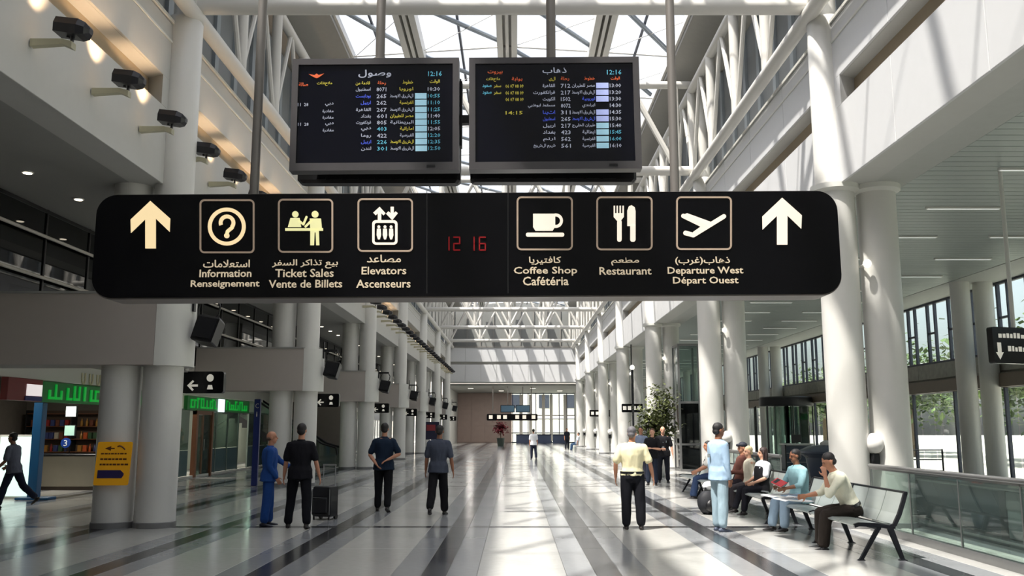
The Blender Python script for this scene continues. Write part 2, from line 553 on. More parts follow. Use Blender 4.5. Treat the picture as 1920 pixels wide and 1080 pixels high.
# end hall
MB().box(-6.7, 7.2, Y1 + .6, Y2, 5.7, 5.9).build('ceiling_end_hall', M_soffit, None, False, kind='structure')
MB().box(-7.0, -6.7, Y1 + .3, Y2, 0, 6.1).build('wall_end_left', M_wall, None, False, kind='structure')
MB().box(6.9, 7.2, Y1 + .3, Y2, 0, 6.1).build('wall_end_right', M_wall, None, False, kind='structure')
wb = MB().box(-6.7, -.4, Y2, Y2 + .3, 0, 5.7).build('wall_end_back', mat('brown_marble', (172, 152, 144), .35, var=.1, scale=2), None, False, kind='structure')
for i in range(4):
    for j in range(3):
        MB().bbox(-6.65 + i * 1.57, -6.65 + i * 1.57 + 1.55, Y2 - .04, Y2, .05 + j * 1.88, 1.9 + j * 1.88, .005).build('stone_panel', MATS['brown_marble'], wb, False)
wn = empty('window_9', (0, 0, 0), kind='structure')
fr = MB()
for x in [-.3 + .9 * i for i in range(9)]:
    MB().box(x - .05, x + .05, Y2 - .05, Y2 + .1, 0, 5.7).build('mullion', M_mull, wn, False)
for z in (.05, 1.1, 2.7, 3.1, 5.65):
    MB().box(-.4, 6.9, Y2 - .06, Y2 + .1, z - .05, z + .05).build('transom', M_mull, wn, False)
for i in range(8):
    for z0, z1 in ((.1, 1.05), (1.15, 2.65), (3.15, 5.6)):
        MB().box(-.3 + .9 * i + .06, -.3 + .9 * i + .84, Y2, Y2 + .02, z0, z1).build('pane', G_clear, wn, False)
for i, x in enumerate((.5, 1.6, 3.1, 4.0, 5.6)):
    MB().box(x, x + .35, Y2 - .2, Y2 - .16, .2, 5.5).build('curtain', mat('curtain', (226, 222, 214), .8), wn, False)

# ceiling spotlights and a pale block added outside to brighten the end windows
for i, (x, y) in enumerate(((-4.5, 91), (-1.5, 97), (1.8, 91), (4.8, 97))):
    t = empty('ceiling_light', (x, y, 5.62), 0, f'bright ceiling light in the far end hall, {ORD[i]} from the left', 'ceiling light', 'ceiling lights of the end hall')
    MB().bbox(-.3, .3, -.3, .3, 0, .09, .02).build('housing', M_white, t, False)
    MB().box(-.26, .26, -.26, .26, -.01, 0).build('diffuser', mat('hall_diffuser', (255, 248, 235), .5, emit=(255, 246, 230), es=3), t, False)
    L = bpy.data.lights.new('hall_lamp', 'AREA'); L.energy = 200; L.size = .5; L.color = (1, .95, .88)
    lo = bpy.data.objects.new('hall_lamp', L); COL.objects.link(lo); lo.parent = t; lo.location = (0, 0, -.03)
t = empty('building', (0, 122, -.1), 0, 'pale sunlit building standing beyond the far end windows', 'building')  # made-up building, a sunlit backdrop that brightens the end glazing
MB().box(-14, 15, 0, 8, 0, 9).build('wall', mat('bld_north', (206, 202, 194), .8), t, False)
for i in range(7): MB().box(-12 + i * 3.8, -10.6 + i * 3.8, -.04, 0, 4.4, 6.2).build('window', M_mull, t, False)

# wall behind the camera and side closures
MB().box(-16, 15, Y0 - .3, Y0, 0, 13.5).build('wall_back', M_wall, None, False, kind='structure')
def nth(i): return ['first', 'second', 'third', 'fourth', 'fifth', 'sixth', 'seventh', 'eighth', 'ninth', 'tenth', 'eleventh', 'twelfth', 'thirteenth', 'fourteenth', 'fifteenth', 'sixteenth', 'seventeenth', 'eighteenth', 'nineteenth', 'twentieth', 'twenty-first', 'twenty-second', 'twenty-third', 'twenty-fourth', 'twenty-fifth', 'twenty-sixth'][i]
_seen = {}
def where(y, key):
    b = max([0] + [k for k, q in enumerate(BAYS) if q <= y])
    n = _seen.get((key, b), 0); _seen[(key, b)] = n + 1
    return f'{nth(n)} one past the {ORD[b-1]} column pair' if b else f'{nth(n)} one before the first column pair'
# ------------------------------------------------------------------ left side: soffit, bulkheads, mezzanine, shops
MB().box(-9.6, XL - .6, Y0, Y1 + .3, 6.07, 6.25).build('ceiling_left', M_soffit, None, False, kind='structure')
MB().box(-16, -9.46, Y0, Y1 + .3, 3.25, 3.5).build('ceiling_mezzanine', mat('mezz_slab', (176, 174, 168), .6), None, False, kind='structure')
MB().box(-16.2, -14.5, Y0, Y1 + .3, 3.5, 6.4).build('wall_mezzanine', mat('mezz_back', (84, 62, 50), .6, var=.3, scale=.6), None, False, kind='structure')
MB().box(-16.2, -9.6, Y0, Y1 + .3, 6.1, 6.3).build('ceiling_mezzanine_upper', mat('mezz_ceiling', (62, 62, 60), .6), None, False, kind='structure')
# curved-nose bulkheads at each column line
def nose_poly(n=14):
    return [(-9.1, -.5), (-6.26, -.5)] + [(-6.26 + .5 * math.sin(PI * i / n), -.5 * math.cos(PI * i / n)) for i in range(1, n)] + [(-6.26, .5), (-9.1, .5)]
def flat_poly(): return [(-9.44, -.5), (-6.26, -.5), (-6.26, .5), (-9.44, .5)]
bk = MB().prism(flat_poly(), lambda a, b, d: (a, b, d), 2.78, 4.02).mesh('panel', M_taupe, False)
nz_ = MB().prism([(-6.255, -.5)] + [(-6.255 + .5 * math.sin(PI * i / 16), -.5 * math.cos(PI * i / 16)) for i in range(1, 16)] + [(-6.255, .5)], lambda a, b, d: (a, b, d), 2.77, 4.03).mesh('rounded_nose', M_white)
cp = MB().box(-9.44, -6.26, -.53, .53, 4.02, 4.06).mesh('cap', M_soffit, False)
for k, y in enumerate(BAYS):
    b = empty('bulkhead', (0, y, 0), 0, f'taupe cross bulkhead with rounded white nose at the {ORD[k-1] if k else "nearest"} left column line', 'bulkhead', 'taupe bulkheads between the left columns')
    inst(bk, 'panel', b); inst(nz_, 'rounded_nose', b); inst(cp, 'cap', b)
# mezzanine glass, one window per bay, six panes each, with rails
W6 = 11 / 6
mm = MB().box(-.03, .03, -.03, .03, 3.4, 6.07).mesh('mullion', M_black, False)
pn = MB().box(-.006, .006, .04, W6 - .04, 3.5, 6.0).mesh('pane', G_dark, False)
rl = MB().cyl((0, 0, 0), (0, 11, 0), .035, n=8).mesh('rail', mat('rail_white', (190, 184, 176), .4))
tr = MB().box(-.03, .03, 0, 11, 5.99, 6.06).mesh('head', M_black, False)
for k, y in enumerate([-6] + BAYS[:-1]):
    w = empty(f'window_{10 + k}', (-9.5, y, 0), kind='structure')
    for i in range(6):
        inst(mm, 'mullion', w, (0, i * W6 - .1, 0))
        inst(pn, 'pane', w, (0, i * W6 - .1, 0))
    inst(rl, 'rail', w, (.1, 0, 4.65)); inst(rl, 'rail', w, (.1, 0, 5.48)); inst(tr, 'head', w)
# downlights in the soffit
dl_ring = revolve([(.075, 6.05), (.10, 6.05), (.10, 6.075), (.075, 6.075)], 16).mesh('rim', M_white)
dl_lens = revolve([(.070, 6.040), (.074, 6.052)], 16).mesh('lens', mat('downlight_lens', (255, 245, 225), .5, emit=(255, 240, 215), es=5), False)
i = 0
y = 9.5
while y < 85:
    d = empty('downlight', (-8.43, y, 0), 0, f'round recessed downlight in the left soffit, {where(y, "d")}', 'downlight', 'downlights in the left soffit')
    inst(dl_ring, 'rim', d); inst(dl_lens, 'lens', d)
    y += 1.833; i += 1

# uplight floodlights on brackets along the left wall
M_lamp = mat('floodlight_black', (22, 22, 28), .35)
M_brk = mat('bracket_beige', (176, 172, 146), .5)
hs = MB()
hs.rings([[(x, yy, z) for (yy, z) in ((-.12, -.09), (.12, -.09), (.15, .02), (.12, .11), (-.12, .11), (-.15, .02))] for x in (-.20, -.18)] +
         [[(x, yy * s_, z * s_) for (yy, z) in ((-.12, -.09), (.12, -.09), (.15, .02), (.12, .11), (-.12, .11), (-.15, .02))] for x, s_ in ((.10, 1.05), (.19, .8), (.24, .35))])
hs_m = hs.mesh('housing', M_lamp, False)
fn_m = MB()
for q in range(5): fn_m.box(-.14 + q * .05, -.125 + q * .05, -.11, .11, -.075, -.05)
fn_m = fn_m.mesh('cooling_fins', M_lamp, False)
ln_m = MB().box(-.215, -.2, -.08, .08, -.03, .055).mesh('lens', mat('flood_lens', (255, 225, 180), .3, emit=(255, 214, 160), es=6), False)
yk_m = MB().box(.0, .03, -.02, .02, -.16, -.05).box(-.06, -.03, -.02, .02, -.12, -.05).mesh('yoke', M_lamp, False)
br_m = MB().rings([[(-.53, -.05, .0), (-.53, .05, .0), (-.53, .05, .10), (-.53, -.05, .10)], [(-.12, -.05, .03), (-.12, .05, .03), (-.12, .05, .10), (-.12, -.05, .10)],
                   [(.02, -.06, -.03), (.02, .06, -.03), (.02, .06, .06), (.02, -.06, .06)]]).mesh('bracket', M_brk, False)
y = 11.1 - 1.72 * 3; i = 0
while y < 84:
    f = empty('floodlight', (XL + .55, y, 6.62), 0, f'black floodlight on a beige left wall bracket, {where(y, "f")}', 'floodlight', 'floodlights along the left wall')
    h = empty('head', (0, 0, .24)); h.parent = f; h.rotation_euler = (0, math.radians(8), 0)
    inst(hs_m, 'housing', h); inst(fn_m, 'cooling_fins', h); inst(ln_m, 'lens', h); inst(yk_m, 'yoke', h)
    inst(br_m, 'bracket', f)
    if i < 26:
        L = bpy.data.lights.new('flood_beam', 'SPOT'); L.energy = 110; L.color = (1, .66, .38); L.spot_size = math.radians(84); L.spot_blend = .9; L.shadow_soft_size = .05
        lo = bpy.data.objects.new('flood_beam', L); COL.objects.link(lo); lo.parent = f
        lo.location = (-.20, 0, .36); lo.rotation_euler = Vector((-.42, 0, 1)).to_track_quat('-Z', 'Y').to_euler()
    y += 1.72; i += 1

# shop front plane at X=-11.2
XS = -11.2
sf = MB().box(XS - .15, XS, Y0, Y1, 2.82, 3.25).build('trim_1', M_white, None, False, kind='structure')
wl = MB().box(-16.2, -16, Y0, Y1, 0, 3.3).box(-16, XS, 29.6, 29.8, 0, 3.25).box(-16, XS, 18.3, 18.5, 0, 3.25).build('wall_shops', mat('shop_wall', (120, 112, 104), .6, var=.15), None, False, kind='structure')
MB().box(XS - .1, XS, Y0, 18.3, 0, 2.82).build('wall_left_lower', mat('near_shop_wall', (92, 90, 88), .5), None, False, kind='structure')
MB().box(XS - .06, XS + .04, 19.3, 19.42, 0, 2.85).build('trim_2', M_white, None, False, kind='structure')
# glazed shopfront beyond Y=29.8
gm = MB().box(-.03, .03, -.03, .03, 0, 2.3).mesh('mullion', mat('shop_mullion', (110, 122, 116), .4, .3), False)
gp = MB().box(-.006, .006, .04, 1.33, .95, 2.28).mesh('pane', G_shop, False)
gq = MB().box(-.008, .008, .04, 1.33, .08, .93).mesh('frosted_pane', glass('frosted', (90, 110, 112), .55, (110, 134, 140)), False)
for wn_i, (ya, yb) in enumerate(((29.8, 38), (38, 49), (49, 60), (60, 71), (71, 86))):
    w = empty(f'window_{20 + wn_i}', (XS, ya, 0), kind='structure')
    n = int((yb - ya) / 1.37)
    for i in range(n + 1):
        if wn_i == 0 and i in (1, 2): 
            if i == 1: continue
        inst(gm, 'mullion', w, (0, i * 1.37, 0))
        if i < n and not (wn_i == 0 and i == 1):
            inst(gp, 'pane', w, (0, i * 1.37, 0)); inst(gq, 'frosted_pane', w, (0, i * 1.37, 0))
    MB().box(-.04, .04, 0, yb - ya, 2.28, 2.34).build('head_rail', MATS['shop_mullion'], w, False)
    MB().box(-.05, .05, 0, yb - ya, 0, .07).build('sill', M_white, w, False)
MB().box(-13.9, -13.7, 29.8, Y1, 0, 3.25).build('wall_shop_rear', mat('shop_rear', (172, 180, 166), .6, var=.2, scale=.8), None, False, kind='structure')
# wooden double door
M_wood = mat('door_wood', (122, 78, 52), .4, var=.2, scale=8)
d = empty('door_1', (XS, 31.6, 0), kind='structure')
for a, b in ((0, .16), (1.62, 1.78)): MB().box(-.06, .10, a, b, 0, 2.28).build('jamb', M_wood, d, False)
MB().box(-.06, .08, 0, 1.78, 2.16, 2.3).build('door_head', M_wood, d, False)
lf = MB().box(-.02, .03, .18, .88, .05, 2.14).build('door_leaf', G_shop, d, False)
MB().box(-.03, .04, .18, .26, .05, 2.14).box(-.03, .04, .80, .88, .05, 2.14).build('stile', M_wood, d, False)
MB().cyl((.1, .84, .9), (.1, .84, 1.3), .015).build('door_handle', M_alu, lf)
MB().box(-.02, .03, .90, 1.60, .05, 2.14).build('door_leaf', G_shop, d, False)
# green lit shop signs
M_green = mat('sign_green', (24, 96, 46), .4, emit=(10, 120, 40), es=.10)
M_green_l = mat('sign_green_letters', (24, 150, 60), .4, emit=(20, 200, 70), es=.34)
def green_sign(y0, y1, seed, lab, mark):
    rr = random.Random(seed)
    t = empty('shop_sign', (XS, y0, 0), 0, lab, 'shop sign')
    MB().bbox(0, .14, 0, y1 - y0, 2.30, 2.78, .01).build('sign_box', M_green, t, False)
    y = .25
    while y < y1 - y0 - .3:
        if abs(y + y0 - mark) < .55: y += .2; continue
        h = rr.choice((.22, .30, .36)); w_ = rr.uniform(.06, .10)
        lm = MB()
        lm.box(.14, .17, y, y + w_, 2.37, 2.37 + h)
        if rr.random() < .7: lm.box(.14, .17, y, y + .26, 2.37, 2.43)
        if rr.random() < .5: lm.box(.14, .17, y, y + .22, 2.37 + h - .06, 2.37 + h)
        y += rr.uniform(.24, .36)
        lm.build('letter', M_green_l, t, False)
    return t
s1 = green_sign(21.1, 29.4, 3, 'long green lit sign above the open shop at far left', -5)
q = empty('logo_panel', (XS, 19.6, 0), 0, 'dark red sign block with a white square at the left end of the green sign', 'sign')
MB().bbox(0, .16, 0, 1.45, 2.30, 2.80, .01).build('backing', mat('logo_red', (112, 22, 26), .4), q, False)
MB().box(.16, .18, .75, 1.4, 2.42, 2.68).build('white_square', mat('logo_white', (230, 225, 225), .4, emit=(240, 230, 230), es=.7), q, False)
MB().box(.16, .18, .70, 1.42, 2.31, 2.41).build('blue_band', mat('logo_blue', (20, 34, 110), .4), q, False)
s2 = green_sign(30.5, 37.6, 9, 'dark green sign with a white square above the glazed shopfront', 33.9)
MB().box(.15, .19, 3.1, 3.75, 2.28, 2.76).build('white_square', mat('lit_white', (240, 245, 245), .4, emit=(235, 245, 250), es=1.1), s2, False)

# open shop: counter, shelving with goods, hanging lit boxes
ct = empty('shop_counter', (-12.35, 25.5, 0), 0, 'beige shop counter behind the yellow notice columns', 'counter')
MB().bbox(-.95, .95, -.3, .3, .1, .93, .01).build('body', mat('counter_beige', (140, 134, 120), .5), ct, False)
MB().box(-.9, .9, -.24, .24, 0, .1).build('plinth', mat('plinth_brown', (62, 50, 40), .5), ct, False)
MB().bbox(-1.0, 1.0, -.34, .34, .93, .98, .01).build('worktop', M_dark, ct, False)
sh = empty('shop_shelving', (-13.4, 28.9, 0), 0, 'dark shop shelving packed with small coloured goods behind the counter', 'shelving')
MB().box(-2.2, 2.1, .3, .36, 0, 2.25).build('back_panel', mat('shelf_dark', (84, 68, 56), .5), sh, False)
for z in (.5, .95, 1.35, 1.75, 2.15): MB().box(-2.2, 2.1, -.05, .3, z - .02, z).build('shelf', M_wood, sh, False)
for x in (-2.2, -.75, .7, 2.06): MB().box(x, x + .04, -.05, .3, 0, 2.25).build('upright', M_dark, sh, False)
CN = ['dark red', 'tan', 'green', 'navy', 'cream', 'brown', 'orange', 'grey']
pal = [(150, 40, 36), (170, 120, 50), (60, 90, 60), (60, 70, 120), (190, 180, 160), (110, 60, 40), (200, 90, 40), (90, 90, 90)]
gds = [MB().bbox(-.06, .06, -.06, .06, 0, .2, .008).mesh('carton', mat(f'carton_{j}', pal[j], .5), False) for j in range(8)]
bts = [revolve([(.035, 0), (.04, .02), (.04, .14), (.016, .19), (.016, .24)], 10).mesh('bottle', mat(f'bottle_{j}', pal[(j * 3) % 8], .2)) for j in range(4)]
for zi, z in enumerate((.95, 1.35, 1.75)):
    zn = ('lowest', 'middle', 'upper')[zi]
    for xi in range(26):
        x = -15.4 + xi * .155 + R.uniform(-.01, .01)
        if any(abs(x - (-13.4 + u)) < .135 for u in (-2.18, -.73, .72, 2.08)): continue
        if R.random() < .55:
            j = R.randrange(8)
            inst(gds[j], 'carton', None, (x, 28.97, z), (0, 0, R.uniform(-.1, .1)), label=f'{CN[j]} carton, {nth(xi)} item from the left on the {zn} shop shelf', category='carton', group=f'cartons on the {zn} shop shelf')
        else:
            j = R.randrange(4)
            inst(bts[j], 'bottle', None, (x, 28.97, z), label=f'{CN[(j * 3) % 8]} bottle, {nth(xi)} item from the left on the {zn} shop shelf', category='bottle', group=f'bottles on the {zn} shop shelf')
for (x, z, nm, c, s_) in ((-12.75, 2.16, 'upper', (235, 250, 235), 2.2), (-12.75, 1.62, 'lower', (150, 185, 170), .7)):
    t = empty('light_box', (x, 26, z), 0, f'{nm} small white lit box sign hanging inside the left shop', 'lit sign')
    MB().bbox(-.16, .16, -.04, .04, -.16, .16, .01).build('frame', M_dark, t, False)
    MB().box(-.14, .14, -.05, -.04, -.14, .14).build('lit_face', mat('lit_' + nm, c, .4, emit=c, es=s_), t, False)
    MB().cyl((0, 0, .16), (0, 0, 3.25 - z if nm == 'upper' else .24), .006, n=5).build('rod', M_dark, t)
t = empty('round_badge', (-12.80, 25.9, 1.27), 0, 'round blue badge with a white number three shape above the counter', 'badge')
MB().cyl((0, -.02, 0), (0, .02, 0), .14, n=24).build('disc', mat('badge_blue', (24, 60, 140), .4), t)
inst(text_mesh('3', 'numeral', mat('badge_white', (230, 235, 240), .4), .10, .17), 'numeral', t, (0, -.025, 0))
MB().cyl((0, 0, -.30), (0, 0, -.1), .01, n=6).build('stem', M_dark, t)
# lit panel, blue post
t = empty('lit_display', (-12.2, 22.3, 0), 0, 'tall bright white lit panel behind the walking man at far left', 'lit panel')
MB().bbox(-.42, .42, -.07, .07, 0, 1.53, .01).build('casing', M_white, t, False)
MB().box(-.38, .38, -.085, -.07, .06, 1.48).build('lit_face', mat('lit_panel', (225, 245, 238), .4, emit=(214, 240, 232), es=.95), t, False)
t = empty('blue_post', (-11.55, 22.0, 0), 0, 'blue square post beside the bright lit panel', 'post')
MB().bbox(-.11, .11, -.11, .11, 0, 2.3, .01).build('shaft', mat('post_blue', (20, 84, 130), .4), t, False)
MB().bbox(-.35, .45, -.2, .2, 0, .06, .01).build('foot', MATS['post_blue'], t, False)
t = empty('blue_post', (-7.75, 27.2, 0), 0, 'narrow dark blue sign post with white symbols left of the second columns', 'post')
MB().bbox(-.09, .09, -.06, .06, 0, 2.55, .01).build('shaft', mat('post_navy', (26, 44, 110), .4), t, False)
inst(text_mesh('C', 'symbol', M_white, .10, .14), 'symbol', t, (0, -.07, 2.35))
inst(text_mesh('i', 'symbol', M_white, .04, .14), 'symbol', t, (0, -.07, 2.1))
# vase row seen above the sign: row of pale letters
t = empty('fascia_lettering', (XS + .02, 23.3, 2.98), 0, 'row of cream rounded letters on the white fascia above the green sign', 'lettering')
for i in range(4):
    o = inst(MB().tube([(0, .17 * math.cos(a) * .5, .14 * math.sin(a) - .02) for a in [PI + PI * q / 8 for q in range(9)]], .025, 6).tube([(0, -.085, -.02), (0, -.085, .12)], .025, 6).tube([(0, .085, -.02), (0, .085, .12)], .025, 6).mesh('letter', mat('cream', (222, 214, 184), .5)), 'letter', t, (0, i * .42, 0))

for i, (x, y, e) in enumerate(((-12.6, 21.0, 60), (-12.6, 25.0, 90), (-12.4, 31.5, 110), (-12.4, 35.5, 110), (-12.4, 43, 120), (-12.4, 54, 120), (-12.4, 66, 120))):
    t = empty('ceiling_light', (x, y, 3.2), 0, f'round ceiling light inside the left shops, {ORD[i]} from the near end', 'ceiling light', 'ceiling lights of the left shops')
    MB().cyl((0, 0, 0), (0, 0, .05), .16, n=18).build('rim', M_white, t)
    MB().cyl((0, 0, -.01), (0, 0, 0), .13, n=18).build('lens', MATS['downlight_lens'], t)
    L = bpy.data.lights.new('shop_lamp', 'AREA'); L.energy = e; L.size = .25; L.color = (1, .93, .82)
    lo = bpy.data.objects.new('shop_lamp', L); COL.objects.link(lo); lo.parent = t; lo.location = (0, 0, -.03)
# escalator behind the second columns
t = empty('escalator', (0, 39.6, 0), 0, 'escalator with black handrail rising to the left behind the second left columns', 'escalator')
for yy in (-.5, .5):
    MB().prism([(-7.7, 0), (-7.7, .9), (-8.3, 1.0), (-13.0, 4.0), (-13.6, 3.3), (-8.6, .1)], lambda a, b, d: (a, d, b), yy - .01, yy + .01).build('balustrade', G_green, t, False)
    MB().tube([(-7.65, yy, .55), (-7.7, yy, .85), (-8.3, yy, 1.02), (-13.0, yy, 4.02)], .045).build('handrail', M_black, t)
st = MB()
for i in range(16): st.box(-8.5 - i * .3, -8.2 - i * .3, -.45, .45, 0 if i < 3 else .2 * i - .5, .05 + .2 * i)
st.build('steps', M_dark, t, False)
MB().box(-11.2, -7.9, 41.2, 41.4, 0, 3.25).build('wall_escalator', mat('esc_wall', (128, 120, 112), .6), None, False, kind='structure')

# small hanging direction signs attached at the left bulkheads, one per bay
M_face = mat('sign_face_white', (222, 218, 208), .4, emit=(230, 225, 210), es=.30)
def arrow_left(mb, cx, cz, s, f):
    mb.prism([(cx - s, cz), (cx, cz + s), (cx + .28 * s, cz + s * .75), (cx - .25 * s, cz + .2 * s), (cx + s, cz + .2 * s), (cx + s, cz - .2 * s), (cx - .25 * s, cz - .2 * s), (cx + .28 * s, cz - s * .75), (cx, cz - s)], f, 0, .005)
signM = MB()
rr_ = lambda x0, x1, z0, z1, r, n=5: [(x + r * math.cos(a), z + r * math.sin(a)) for x, z, a0 in ((x1 - r, z1 - r, 0), (x0 + r, z1 - r, PI / 2), (x0 + r, z0 + r, PI), (x1 - r, z0 + r, 1.5 * PI)) for a in [a0 + PI / 2 * i / n for i in range(n + 1)]]
sb_m = MB().prism(rr_(-.39, .39, -.2, .2, .05), lambda a, b, d: (a, d, b), -.07, .07).mesh('sign_box', M_black_gloss, False)
am = MB(); arrow_left(am, -.18, -.06, .10, lambda a, b, d: (a, -.071 - d, b)); am = am.mesh('arrow', M_face, False)
im = MB().prism([(.14 + .065 * math.cos(a), .08 + .07 * math.sin(a)) for a in [PI * 2 * i / 16 for i in range(16)]], lambda a, b, d: (a, -.071 - d, b), 0, .005).prism([(.09, -.13), (.20, -.13), (.18, -.05), (.11, -.05)], lambda a, b, d: (a, -.071 - d, b), 0, .005).mesh('pictogram', M_face, False)
for k, y in enumerate(BAYS[1:]):
    t = empty('direction_sign', (-5.78, y + .70, 2.53), 0, f'small black direction sign with white left arrow by the {ORD[k]} left column pair', 'sign', 'small black arrow signs on the left')
    inst(sb_m, 'sign_box', t); inst(am, 'arrow', t); inst(im, 'pictogram', t)
    MB().box(-.34, -.28, -.30, .0, .18, .26).box(-.34, -.28, -.30, -.22, .2, .3).build('bracket', M_pole, t, False)
# loudspeakers hung on the bulkhead noses
sp_m = MB().rings([[(x, y_, z) for x, y_ in ((-w_, -d_), (w_, -d_), (w_ * .7, d_), (-w_ * .7, d_))] for z, w_, d_ in ((-.24, .19, .15), (-.22, .21, .17), (.20, .22, .17), (.24, .19, .15))]).mesh('cabinet', M_black, False)
gr_m = MB().box(-.17, .17, -.19, -.165, -.18, .18).mesh('grille', M_dark, False)
for k, y in enumerate(BAYS[1:]):
    t = empty('loudspeaker', (-5.45, y - .1, 3.4), 0, f'black loudspeaker tilted down from a bracket on the {ORD[k]} left bulkhead nose', 'loudspeaker', 'black loudspeakers along the left columns')
    h = inst(sp_m, 'cabinet', t, (0, 0, 0), (math.radians(-14), math.radians(10), math.radians(-12)))
    inst(gr_m, 'grille', h)
    MB().box(-.29, .12, -.03, .03, .55, .62).build('arm', M_black, t, False)
    MB().box(-.31, -.28, -.05, .05, .35, .85).build('wall_plate', M_black, t, False)
    MB().tube([(.1, 0, .58), (.17, 0, .45), (.15, 0, .3), (.05, 0, .2)], .018, 6).tube([(-.15, 0, .56), (-.22, 0, .4), (-.2, 0, .2)], .012, 5).build('yoke', M_black, t)
# yellow notice
yn = empty('notice_board', (-6.87, 15.60, 0), math.radians(3), 'yellow notice with a dark blue block strapped on the left outer column', 'notice')
M_yel = mat('notice_yellow', (232, 168, 24), .45, emit=(232, 160, 20), es=.08)
f_ = lambda a, b, d: (a + (b - 1.1) * .05, -d, b)
MB().prism(rr_(-.29, .29, .73, 1.46, .03), f_, 0, .02).build('board', M_yel, yn, False)
M_print = mat('notice_brown', (96, 52, 24), .5)
pm_ = MB()
pm_.prism([(-.16, 1.35), (-.06, 1.39), (-.06, 1.36), (-.0, 1.36), (-.0, 1.34), (-.06, 1.34), (-.06, 1.31)], f_, .021, .024)
pm_.tube([(.06 + .0, -.024, 1.38), (.10, -.024, 1.395), (.15, -.024, 1.37), (.19, -.024, 1.33)], .012, 5)
pm_.build('pictogram', M_print, yn, False)
lm = MB()
for i, (z, h_) in enumerate(((1.25, .022), (1.155, .03), (1.065, .03))):
    x = -.22
    while x < .20:
        w_ = R.uniform(.03, .07); lm.prism([(x, z), (x + w_, z), (x + w_, z + h_), (x, z + h_)], f_, .021, .023); x += w_ + .012
lm.build('lettering', M_print, yn, False)
MB().prism([(-.24, .85), (.17, .85), (.20, .90), (.20, .93), (.14, .985), (-.24, .985)], f_, .021, .025).build('blue_block', mat('notice_navy', (44, 36, 86), .5), yn, False)
MB().box(-.3, .28, .0, .02, .9, .93).build('strap', M_yel, yn, False)
# advert board far left
t = empty('advert_board', (-5.75, 62, 0), 0, 'dark blue and red advertising board standing far down the left side', 'advert')
MB().bbox(-.55, .55, -.06, .06, .9, 2.1, .01).build('board', mat('advert_navy', (30, 30, 60), .4), t, False)
MB().box(-.3, .3, -.07, -.06, 1.5, 1.9).build('red_patch', mat('advert_red', (150, 50, 56), .4), t, False)
MB().box(-.4, -.34, -.03, .03, 0, .9).box(.34, .4, -.03, .03, 0, .9).build('leg', M_dark, t, False)

# ------------------------------------------------------------------ right side: ceiling, window wall, railings
cr = MB().box(XR + .6, 7.1, Y0, Y1 + .3, 6.07, 6.3).box(13.2, 14.95, Y0, Y1 + .3, 6.07, 6.3).box(7.1, 13.2, Y0, Y1 + .3, 6.16, 6.3).build('ceiling_right', mat('soffit_right', (176, 178, 174), .6), None, False, kind='structure')
slm = MB().box(7.12, 13.18, .01, .265, 6.08, 6.10).mesh('ceiling_slat', M_slat, False)
y = 7.0; n = 0
while y < 60 :
    inst(slm, 'ceiling_slat', cr, (0, y, 0)); y += .275; n += 1
r_ = MB()
while y < Y1: r_.box(7.12, 13.18, y + .01, y + .265, 6.08, 6.10); y += .275
y = Y0
while y < 7.0 - .2: r_.box(7.12, 13.18, y + .01, y + .265, 6.08, 6.10); y += .275
r_.build('ceiling_slat', M_slat, cr, False, kind='stuff')
lt_b = MB().bbox(-.75, .75, -.04, .04, 6.04, 6.09, .008).mesh('housing', M_white, False)
lt_d = MB().box(-.72, .72, -.025, .025, 6.033, 6.042).mesh('diffuser', mat('tube_diffuser', (240, 240, 235), .5, emit=(240, 245, 240), es=.5), False)
i = 0
y = 14.82 - 2.75
while y < 82:
    for x, nm in ((9.0, 'inner'), (11.7, 'outer')):
        t = empty('strip_light', (x, y, 0), 0, f'strip light of the {nm} row, right ceiling, {where(y, nm)}', 'strip light', f'strip lights of the {nm} row')
        inst(lt_b, 'housing', t); inst(lt_d, 'diffuser', t)
    y += 2.735; i += 1
# window wall X=14.7
XW = 14.7
mu = MB().box(-.05, .05, -.045, .045, 3.94, 6.07).mesh('mullion', M_mull, False)
ml = MB().box(-.05, .05, -.045, .045, 0, 2.95).mesh('mullion', M_mull, False)
pa = MB().box(-.005, .005, .05, .92, 4.0, 6.0).mesh('pane', G_clear, False)
pb = MB().box(-.005, .005, 1.01, 1.45, 4.0, 4.95).mesh('pane', G_clear, False)
pc = MB().box(-.005, .005, 1.01, 1.45, 5.02, 6.0).mesh('pane', G_clear, False)
pd = MB().box(-.005, .005, .05, .92, .1, 2.9).mesh('pane', G_clear, False)
pe = MB().box(-.005, .005, 1.01, 1.45, .1, 2.9).mesh('pane', G_clear, False)
PW = 11 / 7
sx = PW / 1.5
for k, y in enumerate([-6] + BAYS[:-1]):
    w = empty(f'window_{k + 1}', (XW, y, 0), kind='structure')
    MB().box(-.06, .06, 0, 11, 3.9, 3.98).box(-.06, .06, 0, 11, 6.0, 6.07).box(-.06, .06, 0, 11, 0, .08).box(-.06, .06, 0, 11, 2.88, 2.96).build('frame', M_mull, w, False)
    for i in range(7):
        yy = i * PW
        inst(mu, 'mullion', w, (0, yy, 0)); inst(mu, 'mullion', w, (0, yy + .965 * sx, 0), scale=(1, .8, 1))
        if i % 2 == 0: inst(ml, 'mullion', w, (0, yy, 0))
        for me in (pa, pb, pc, pd, pe): inst(me, 'pane', w, (0, yy, 0), scale=(1, sx, 1))
        MB().box(-.03, .03, yy + 1.0 * sx, yy + 1.46 * sx, 4.95, 5.02).build('transom', M_mull, w, False)
wr = MB().box(XW - .05, XW + .4, Y0, Y2, 2.96, 3.9).build('wall_right_outer', mat('spandrel', (158, 158, 150), .7, var=.35, scale=5, bump=.6, bscale=9), None, False, kind='structure')
